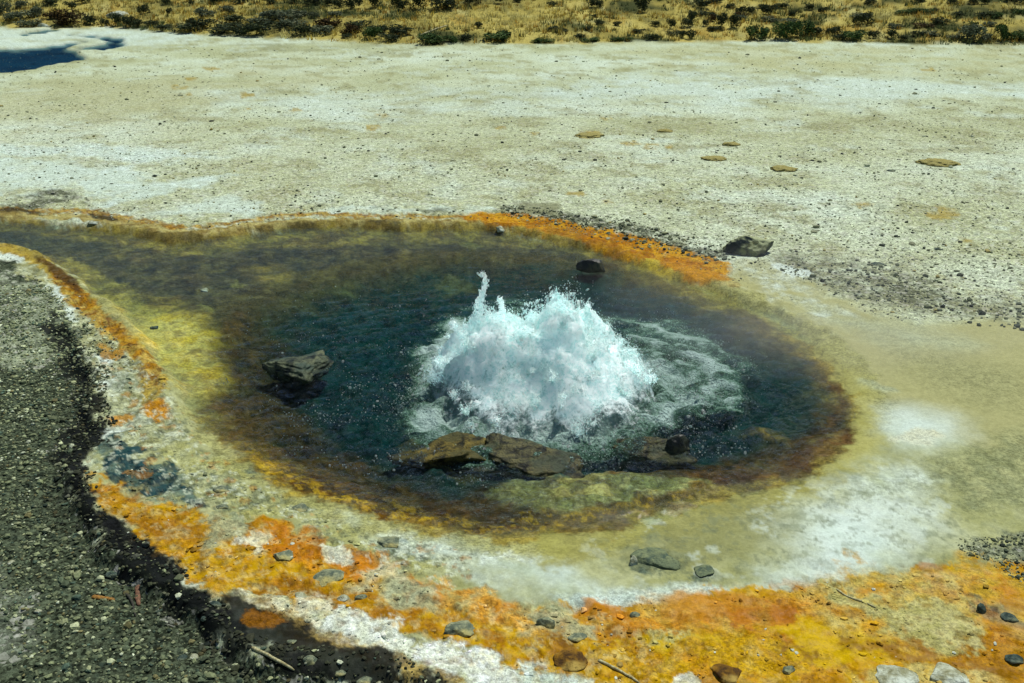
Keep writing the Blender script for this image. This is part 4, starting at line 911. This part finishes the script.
pebm = attr_material('pebbles', .8, .2)
def build_gravel():
    r = np.random.default_rng(21)
    n = 90000
    x = r.uniform(-3.6, .2, n); y = r.uniform(1.45, 5.0, n)
    s = sdf(x + .03 * fbm2(x * 9, y * 9, 5, 3), y, gG)
    a = np.abs(x / y) < .62
    ok = (s > -.055 + .05 * fbm2(x * 12, y * 12, 17, 3)) & a
    x, y, s = x[ok], y[ok], s[ok]
    keep = r.random(len(x)) < np.clip(.85 + .4 * fbm2(x * 4, y * 4, 8, 3), 0, 1); x, y, s = x[keep], y[keep], s[keep]
    rad = np.clip(r.lognormal(math.log(.0042), .45, len(x)), .002, .016)
    z = ground_z(x, y) + rad * .25
    pal = np.array([alb(c) for c in [(112,118,88),(138,144,106),(94,104,80),(160,162,122),(188,190,152),(84,102,86),(128,118,80),(216,218,188)]])
    ci = r.choice(8, len(x), p=[.22,.2,.19,.14,.09,.08,.05,.03]); C = pal[ci] * r.uniform(.7, 1.2, (len(x), 1))
    wet = sstep(.16, .02, s + .06 * fbm2(x * 10, y * 10, 15, 3)) * sstep(4.6, 3.4, y)  # pebbles darkened for the wet strip and the rim shadow painted there
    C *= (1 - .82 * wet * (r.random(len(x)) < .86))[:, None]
    up = sstep(3.4, 4.0, y); C *= (1 + .5 * up * (fbm2(x * 5, y * 5, 19, 3) + .5))[:, None]
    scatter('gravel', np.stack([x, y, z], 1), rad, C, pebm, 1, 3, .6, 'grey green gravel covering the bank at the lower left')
    # scattered grit on the pale flat
    n = 60000
    dd = 1 / r.uniform(1 / 17.5, 1 / 3.6, n); x = r.uniform(-.62, .62, n) * dd; y = dd
    far = y < edge_y(x) - .3
    so = sdf(x, y, gW) < -.12
    cl = fbm2(x * 1.6, y * 1.6, 23, 4, .6)
    ok = far & so & (sdf(x, y, gG) < 0) & (cl > r.uniform(-.6, .5, n))
    smooth = sdf(x, y, gpoly([(770,270),(830,296),(900,322),(1060,344),(1060,700),(300,700),(200,560),(90,480),(96,400),(160,380),(400,560),(700,520),(860,440),(840,360)])) > 0
    ok &= ~smooth
    x, y = x[ok], y[ok]
    rad = np.clip(r.lognormal(math.log(.0042), .55, len(x)), .002, .028) * (.62 + .05 * y)
    pal = np.array([alb(c) for c in [(110,114,88),(150,150,120),(70,76,62),(46,54,48),(186,188,160),(160,140,90)]])
    C = pal[r.choice(6, len(x), p=[.27,.26,.15,.06,.18,.08])] * r.uniform(.75, 1.15, (len(x), 1))
    scatter('grit', np.stack([x, y, ground_z(x, y) + rad * .2], 1), rad, C, pebm, 1, 4, .6, 'loose grit and small stones strewn over the pale flat')
    # dark coarse wash just beyond the far rim and on the right bank
    P1 = gpoly([(505,204),(560,210),(620,219),(680,234),(726,252),(715,262),(660,250),(600,233),(545,222),(500,214)]); P2 = gpoly([(780,258),(840,262),(900,266),(960,292),(1060,310),(1060,336),(960,322),(890,304),(830,290),(790,276)])
    P3 = gpoly([(955,544),(1000,538),(1060,530),(1060,592),(1010,578),(984,562)])
    X = []; 
    for P, m_, dn in ((P1, 1000, .08), (P2, 650, .16), (P3, 900, .08)):
        a = r.uniform(P.min(0), P.max(0), (m_ * 3, 2)); k = sdf(a[:, 0] + dn * fbm2(a[:, 0] * 6, a[:, 1] * 6, 3), a[:, 1], P) > 0; X.append(a[k][:m_])
    ns = [len(q) for q in X]; X = np.concatenate(X); rad = np.clip(r.lognormal(math.log(.0054), .5, len(X)), .0025, .018); rad[ns[0] + ns[1]:] *= .5
    pal = np.array([alb(c) for c in [(84,92,74),(120,124,96),(150,150,116),(54,62,52),(184,184,150)]])
    C = pal[r.choice(5, len(X), p=[.3,.26,.2,.14,.1])]
    scatter('coarse_grit', np.stack([X[:, 0], X[:, 1], ground_z(X[:, 0], X[:, 1]) + rad * .2], 1), rad, C, pebm, 1, 6, .7, 'dark coarse grit banked against the rim of the pool')
    # crumbs of crust over the orange and white band
    Pb = gpoly([(90,480),(200,506),(300,530),(420,590),(560,606),(720,594),(880,575),(1060,590),(1060,720),(640,720),(520,690),(400,660),(290,625),(200,590),(130,540)])
    Pw = gpoly([(40,262),(90,300),(150,352),(200,430),(280,495),(400,548),(400,590),(300,530),(180,505),(100,470),(96,420),(80,350)])
    X = []
    for P, m_ in ((Pb, 1300), (Pw, 1700)):
        a = r.uniform(P.min(0), P.max(0), (m_ * 6, 2)); k = (sdf(a[:, 0], a[:, 1], P) > 0) & (fbm2(a[:, 0] * 9, a[:, 1] * 9, 44, 4) > r.uniform(-.2, .5, len(a))); X.append(a[k][:m_])
    X = np.concatenate(X); rad = np.clip(r.lognormal(math.log(.0040), .5, len(X)), .0018, .014)
    p = paint_ground(X[:, 0], X[:, 1]); C = np.clip(p.C * r.uniform(.55, 1.5, (len(X), 1)), 0, .85)
    wh = r.random(len(X)) < .05; C[wh] = alb((220,222,204)) * r.uniform(.7, 1, (wh.sum(), 1))
    scatter('crust_crumbs', np.stack([X[:, 0], X[:, 1], ground_z(X[:, 0], X[:, 1]) + rad * .15], 1), rad, C, pebm, 1, 7, .5, 'crumbs of mineral crust over the orange and white terrace')
build_gravel()

# ------------------------------------------------------------------ sticks
def wood(name, c1, c2):
    m, nt, o = mat(name); co = N(nt, 'ShaderNodeTexCoord').outputs['Object']
    c = mixc(nt, mapr(nt, noise(nt, 160, 4, .6, co), .35, .65, 0, 1), tuple(alb(c1)), tuple(alb(c2)))
    b = N(nt, 'ShaderNodeBsdfPrincipled'); L(nt, c, b.inputs['Base Color']); b.inputs['Roughness'].default_value = .8; L(nt, b.outputs[0], o.inputs[0]); return m
def stick(name, px, wpx, m, label, cat, lift=.0, hill=False, flat=1.0):
    P = [(hill_at(a, b) if hill else at(a, b)) for a, b in px]
    px_ = mpp(*px[0]); P = smooth_poly(P, False, 5); K = 8; vs = []; o0 = P[0].copy()
    for i, c in enumerate(P):
        t = P[min(i + 1, len(P) - 1)] - P[max(i - 1, 0)]; t[2] = 0; t /= np.linalg.norm(t); n1 = np.array([-t[1], t[0], 0]); n2 = np.array([0, 0, 1.0])
        rr = wpx * px_ * .5 * (1 - .35 * i / len(P)) * (.5 if i in (0, len(P) - 1) else 1)
        zz = gz(c[0], c[1]) + rr * flat * .8 + lift
        for k in range(K):
            a = 2 * math.pi * k / K; vs.append(np.array([c[0], c[1], zz]) + (math.cos(a) * n1 + math.sin(a) * n2 * flat) * rr - np.array([o0[0], o0[1], 0]))
    vs = np.array(vs); vs += np.stack([fbm3(vs * 50, 3 + j, 3) for j in range(3)], 1) * wpx * px_ * .22
    fs = [[i * K + k, i * K + (k + 1) % K, (i + 1) * K + (k + 1) % K, (i + 1) * K + k] for i in range(len(P) - 1) for k in range(K)]
    ob = mesh_np(name, vs, fs, m, True); ob.location = (o0[0], o0[1], 0)
    bm = bmesh.new(); bm.from_mesh(ob.data); bm.verts.ensure_lookup_table(); n = len(bm.verts)
    bm.faces.new([bm.verts[i] for i in range(K)][::-1]); bm.faces.new([bm.verts[n - K + i] for i in range(K)]); bm.to_mesh(ob.data); bm.free()
    return tag(ob, label, cat)
w1 = wood('orange_wood', (120,72,30), (176,112,54)); w2 = wood('pale_wood', (150,132,92), (206,192,152)); w3 = wood('red_leaf', (96,58,44), (140,92,72)); w4 = wood('dark_wood', (40,40,32), (66,62,48))
stick('wood_chip', [(90,586),(102,588),(113,589)], 5.5, w1, 'orange brown wood chip lying on the grey gravel at the lower left', 'wood chip', flat=.6)
stick('leaf', [(138,578),(136,587),(137,595)], 7, w3, 'curled reddish leaf on the gravel beside the black strip', 'leaf', flat=.35)
stick('twig', [(122,580),(130,592),(134,606)], 3, w4, 'dark twig on the gravel beside the reddish leaf', 'twig')
stick('twig', [(252,649),(272,659),(294,668)], 4, w2, 'pale dry twig lying across the dark gravel near the bottom', 'twig')
stick('twig', [(598,660),(616,668),(640,682)], 3.2, w2, 'pale twig running off the bottom edge beside the rusty lump', 'twig')
stick('twig', [(836,588),(850,598),(876,609)], 2.2, w2, 'thin whitish twig in the orange mat at the right', 'twig')
stick('twig', [(668,585),(676,596),(680,600)], 0.9, w2, 'tiny hair thin twig at the edge of the pale streak', 'twig') if False else None
stick('log', [(419,37),(433,31),(448,26)], 2.2, w2, 'pale bleached log lying in the far grass behind the flat', 'log', hill=True)

# ------------------------------------------------------------------ far grassy slope
def build_grass():
    r = np.random.default_rng(31); n = 17000
    t = r.random(n); x = r.uniform(-15, 15, n); d = r.random(n) ** 1.15 * 8.5
    y = edge_y(x) + .05 + d
    dens = fbm2(x * .8, y * 1.0, 35, 4); ok = dens > r.uniform(-.75, .25, n); x, y, d = x[ok], y[ok], d[ok]; n = len(x)
    z = hill_z(x, y)
    hgt = r.uniform(.04, .12, n); B = 7
    ang = r.uniform(0, 6.28, (n, B)); lean = r.uniform(.1, .9, (n, B)); hh = hgt[:, None] * r.uniform(.6, 1.15, (n, B)); w = r.uniform(.006, .016, (n, B))
    bx = x[:, None] + r.normal(0, .03, (n, B)); by = y[:, None] + r.normal(0, .03, (n, B)); bz = z[:, None] - .01
    sx, sy = -np.sin(ang) * w, np.cos(ang) * w
    p0 = np.stack([bx - sx, by - sy, bz + 0 * bx], -1); p1 = np.stack([bx + sx, by + sy, bz + 0 * bx], -1); p2 = np.stack([bx + np.cos(ang) * lean * hh, by + np.sin(ang) * lean * hh, bz + hh], -1)
    V = np.stack([p0, p1, p2], 2).reshape(-1, 3)
    pal = np.array([alb(c) for c in [(164,136,72),(182,164,110),(146,116,62),(116,110,64),(84,90,56),(156,114,62)]])
    k = np.clip((fbm2(x * .9, y * 1.2, 77, 5, .6) * 2.2 + .48 + r.normal(0, .24, n)), 0, .999)
    order = np.array([1, 0, 2, 5, 3, 4]); C = np.clip(pal[order[(k * 6).astype(int)]] * r.uniform(.95, 1.9, (n, 1)), 0, .8)
    C = np.repeat(np.repeat(C[:, None, :], B, 1)[:, :, None, :], 3, 2).reshape(-1, 3)
    o = mesh_np('grass', V, np.arange(len(V)).reshape(-1, 3), attr_material('dry_grass', .9, .05, .3), False, {'Col': C})
    tag(o, 'dry straw coloured grass over the far slope', 'grass', kind='stuff')
build_grass()

leafm = attr_material('shrub_leaves', .85, .1, .15)
def shrub_proto(kind, seed):
    r = np.random.default_rng(seed); n = 950
    # clumped crown: several sub-clumps inside a low dome
    nc = 9; cc = np.stack([r.uniform(-.34, .34, nc), r.uniform(-.3, .3, nc), r.uniform(.25, .68, nc)], 1); cr = r.uniform(.16, .3, nc)
    k = r.integers(0, nc, n); d = r.normal(0, 1, (n, 3)); d /= np.linalg.norm(d, axis=1)[:, None]
    p = cc[k] + d * (cr[k] * r.uniform(.35, 1.05, n) ** .6)[:, None]; p[:, 2] = np.abs(p[:, 2])
    a = r.normal(0, 1, (n, 3)); a /= np.linalg.norm(a, axis=1)[:, None]; b = np.cross(a, r.normal(0, 1, (n, 3))); b /= np.linalg.norm(b, axis=1)[:, None]
    s = r.uniform(.03, .075, n)[:, None]
    V = np.stack([p - a * s, p - b * s * .5, p + a * s, p + b * s * .5], 1).reshape(-1, 3)
    pal = {'dark': [(52,62,44),(68,78,52),(88,94,60),(40,52,42)], 'green': [(56,80,42),(78,100,54),(46,68,40),(98,114,64)], 'rusty': [(60,48,30),(80,60,34),(44,40,28),(96,72,40)], 'grey': [(84,94,74),(110,116,92),(66,76,62),(132,134,106)]}[kind]
    C = np.array([alb(c) for c in pal])[r.integers(0, 4, n)] * r.uniform(.7, 1.35, (n, 1))
    C = np.repeat(C, 4, 0)
    # stems
    o = mesh_np('shrub', V, np.arange(n * 4).reshape(-1, 4), leafm, False, {'Col': C}); return o
PRO = {k: [shrub_proto(k, 100 + i * 7 + j) for j in range(3)] for i, k in enumerate(('dark', 'green', 'rusty', 'grey'))}
used_proto = set()
def shrub(x, y, w, h, kind, label, group, i):
    src = PRO[kind][i % 3]
    if src.name not in used_proto: used_proto.add(src.name); o = src
    else: o = src.copy(); COL.objects.link(o)
    p = hill_at(x, y); px = (p[1] * cp + (H - p[2]) * sp) / F
    o.location = (p[0], p[1], p[2] - .02); j1, j2 = .8 + .65 * ((i * 37) % 17) / 16, .75 + .6 * ((i * 53) % 13) / 12
    o.scale = (w * px * 1.15 * j1, w * px * 1.1, h * px * 1.35 * j2); o.rotation_euler = (0, 0, i * 2.399)
    tag(o, label, 'shrub', group)
SH = {
 ('dark', 'rounded black green shrub in the row along the top of the slope', 'shrubs along the top of the slope'):
  [(268,4,15,8),(295,4,11,7),(312,5,17,10),(328,6,11,8),(340,8,9,9),(350,9,9,10),(360,8,9,9),(376,7,13,11),(396,7,11,10),(404,11,9,8),(417,9,15,13),(472,5,15,8),(500,3,12,6),(516,2,9,5),(553,6,9,6),(215,3,15,7),(240,3,16,7),(192,6,7,7),(165,5,9,6),(50,6,16,7),(84,3,13,8),(70,9,9,6)],
 ('dark', 'dark low shrub along the edge of the pale flat at the left', 'shrubs by the flat at the left'):
  [(92,25,13,8),(105,26,9,6),(117,26,11,9),(131,27,13,8),(150,26,13,8),(139,27,11,9),(168,29,18,6),(190,25,11,8),(206,28,22,9),(186,31,28,8),(228,33,32,9),(262,34,26,10),(300,35,26,9),(244,35,20,7)],
 ('grey', 'greyish shrub on the grassy slope left of centre', 'grey shrubs on the slope'):
  [(228,14,16,7),(205,17,18,7),(280,20,30,8),(258,24,20,9),(315,18,11,8),(303,15,12,6),(335,17,16,7),(290,28,26,9),(320,33,26,8),(15,21,20,9),(5,14,15,10),(30,27,22,7),(22,9,14,7),(34,16,18,7)],
 ('dark', 'small dark shrub on the grassy slope left of centre', 'small shrubs left of centre'):
  [(143,14,9,7),(170,15,7,5),(232,23,26,11),(347,38,11,6),(358,30,22,10),(375,33,17,9),(400,34,22,9),(478,28,9,6),(464,40,14,6),(507,37,9,6),(388,41,18,6)],
 ('green', 'olive green shrub at the edge of the pale flat near the middle', 'olive shrubs near the middle'):
  [(430,42,28,7),(495,40,26,7),(372,38,20,8),(450,42,16,5),(540,42,22,6),(590,41,20,5),(620,41,16,5)],
 ('dark', 'small dark tuft scattered in the yellow grass near the middle', 'small tufts in the yellow grass'):
  [(594,17,8,4),(618,26,9,5),(580,38,14,5),(552,30,12,4),(640,33,12,4),(654,26,8,5),(562,33,14,4),(588,30,10,3),(650,40,14,5),(600,25,8,4)],
 ('dark', 'dark shrub in the clump right of centre on the slope', 'shrubs right of centre'):
  [(700,8,17,11),(714,3,15,6),(708,17,24,7),(692,17,8,7),(692,22,9,10),(687,27,12,9),(671,29,7,9),(706,26,8,6),(690,39,10,8),(683,38,8,6),(752,14,11,6),(740,14,9,6),(770,15,13,7),(762,8,12,6),(730,8,10,6),(715,30,14,5),(780,8,12,6),(676,35,16,5)],
 ('green', 'bright dark green shrub on the edge of the flat at the right', 'green shrubs by the flat at the right'):
  [(757,40,20,13),(765,37,9,9),(783,39,20,15),(795,38,16,13),(806,35,20,11),(852,40,20,8),(973,30,9,6),(1000,40,16,11),(1014,40,22,12),(905,14,20,6),(920,13,18,6),(1018,14,14,6),(995,18,16,6)],
 ('dark', 'small dark shrub on the slope at the right', 'shrubs at the right'):
  [(818,35,14,8),(832,35,15,8),(823,14,8,6),(890,38,11,8),(870,4,11,5),(793,18,11,6),(808,10,10,5),(941,24,15,5),(957,17,13,7),(983,18,15,8),(936,11,9,4),(918,2,14,5),(952,4,12,6),(973,4,9,6),(983,4,9,6),(1016,4,16,7),(917,36,14,5),(903,41,12,5),(875,38,12,6),(840,40,14,5)],
 ('grey', 'grey green shrub on the slope at the right', 'grey shrubs at the right'):
  [(972,41,24,12),(985,40,14,9),(955,39,16,7),(990,26,14,6),(930,35,16,5),(862,17,22,5),(790,24,18,6),(770,22,18,6),(895,28,14,5),(740,20,14,5)],
 ('rusty', 'rusty brown shrub on the grassy slope', 'rusty shrubs on the slope'):
  [(712,22,9,6),(742,18,10,5),(330,27,26,7),(350,34,22,7),(925,27,20,6),(52,18,16,8)],
}
i = 0
for (kind, lb, gp), L_ in SH.items():
    for q in L_: shrub(*q, kind, lb, gp, i); i += 1
for q, kind, lb in [((65,25,32,16),'rusty','large brown and dark green shrub at the left edge of the flat'),((443,9,26,13),'dark','broadest dark shrub in the top row, right of the dense group'),((592,8,9,9),'dark','left one of a pair of small dark shrubs in the yellow grass'),((600.5,8,9,8),'dark','right one of a pair of small dark shrubs in the yellow grass'),
                    ((641,12,14,15),'dark','tall dark shrub at the top of the yellow grass'),((723,28,11,12),'dark','left one of two rounded dark shrubs above the golden patch'),((735,27,11,11),'dark','right one of two rounded dark shrubs above the golden patch'),((861,25,16,10),'dark','lone rounded blue black shrub in open grass at the right')]:
    shrub(*q, kind, lb, None, i); i += 1
# far boulders
for x, y, w, h, lb in [(118,16,20,7,'pale rounded boulder in the far grass at the left'),(43,27,10,5,'small yellowish boulder on the far edge of the flat at the left')]:
    p = hill_at(x, y); px = p[1] / F; v, f = rock_verts(int(x), 3); v = v * np.array([w * px * .55, w * px * .4, h * px * .7]); o = mesh_np('boulder', v, f, ROCKM['pale']); o.location = (p[0], p[1], p[2]); tag(o, lb, 'boulder')

# ------------------------------------------------------------------ thin steam drifting off the hot water to the right
def build_steam():
    m, nt, o = mat('steam')
    co = N(nt, 'ShaderNodeTexCoord').outputs['Object']
    ln = N(nt, 'ShaderNodeVectorMath', operation='LENGTH'); L(nt, co, ln.inputs[0])
    fall = mapr(nt, ln.outputs['Value'], .25, 1.0, 1, 0)
    n = noise(nt, 1.7, 4, .6, co, .6)
    dn = mathn(nt, 'MULTIPLY', mathn(nt, 'MULTIPLY', fall, mapr(nt, n, .40, .66, 0, 1)), .42)
    v = N(nt, 'ShaderNodeVolumePrincipled'); v.inputs['Color'].default_value = (.95, .98, .96, 1); v.inputs['Anisotropy'].default_value = .1
    L(nt, dn, v.inputs['Density']); L(nt, v.outputs[0], o.inputs['Volume'])
    iv2, if2 = ico(3)
    a = at(820, 370)
    ob = mesh_np('steam', iv2, if2, m, True); ob.location = (a[0], a[1] + .1, .22); ob.scale = (1.5, .95, .34)
    tag(ob, 'thin steam drifting low over the right side of the hot pool', 'steam', kind='stuff')
build_steam()

# ------------------------------------------------------------------ light
SUN_EL, SUN_AZ = 63.0, 34.0            # sun ahead of the viewer, a little to the right
w = bpy.data.worlds.new('World'); sc.world = w; w.use_nodes = True; nt = w.node_tree
bg = nt.nodes['Background']; bg.inputs['Strength'].default_value = .07
sky = nt.nodes.new('ShaderNodeTexSky'); sky.sky_type = 'NISHITA'; sky.sun_disc = False
sky.sun_elevation = R(SUN_EL); sky.sun_rotation = R(SUN_AZ); sky.altitude = 3000; sky.air_density = 1.0; sky.dust_density = .6; sky.ozone_density = 1.0
nt.links.new(sky.outputs[0], bg.inputs[0])
sun = bpy.data.lights.new('sun', 'SUN'); sun.energy = 4.0; sun.angle = R(.53); sun.color = (1.0, .965, .90)
so = bpy.data.objects.new('sun', sun); COL.objects.link(so)
d = Vector((math.sin(R(SUN_AZ)) * math.cos(R(SUN_EL)), math.cos(R(SUN_AZ)) * math.cos(R(SUN_EL)), math.sin(R(SUN_EL))))
so.rotation_euler = d.to_track_quat('Z', 'Y').to_euler(); so.location = (3, 6, 12)

vs = sc.view_settings; vs.view_transform = 'Standard'; vs.look = 'None'; vs.exposure = 0; vs.gamma = 1; vs.use_curve_mapping = False
sc.render.engine = 'CYCLES'
sc.cycles.transparent_max_bounces = 16; sc.cycles.max_bounces = 6; sc.cycles.volume_bounces = 0
sc.cycles.sample_clamp_indirect = 4.0
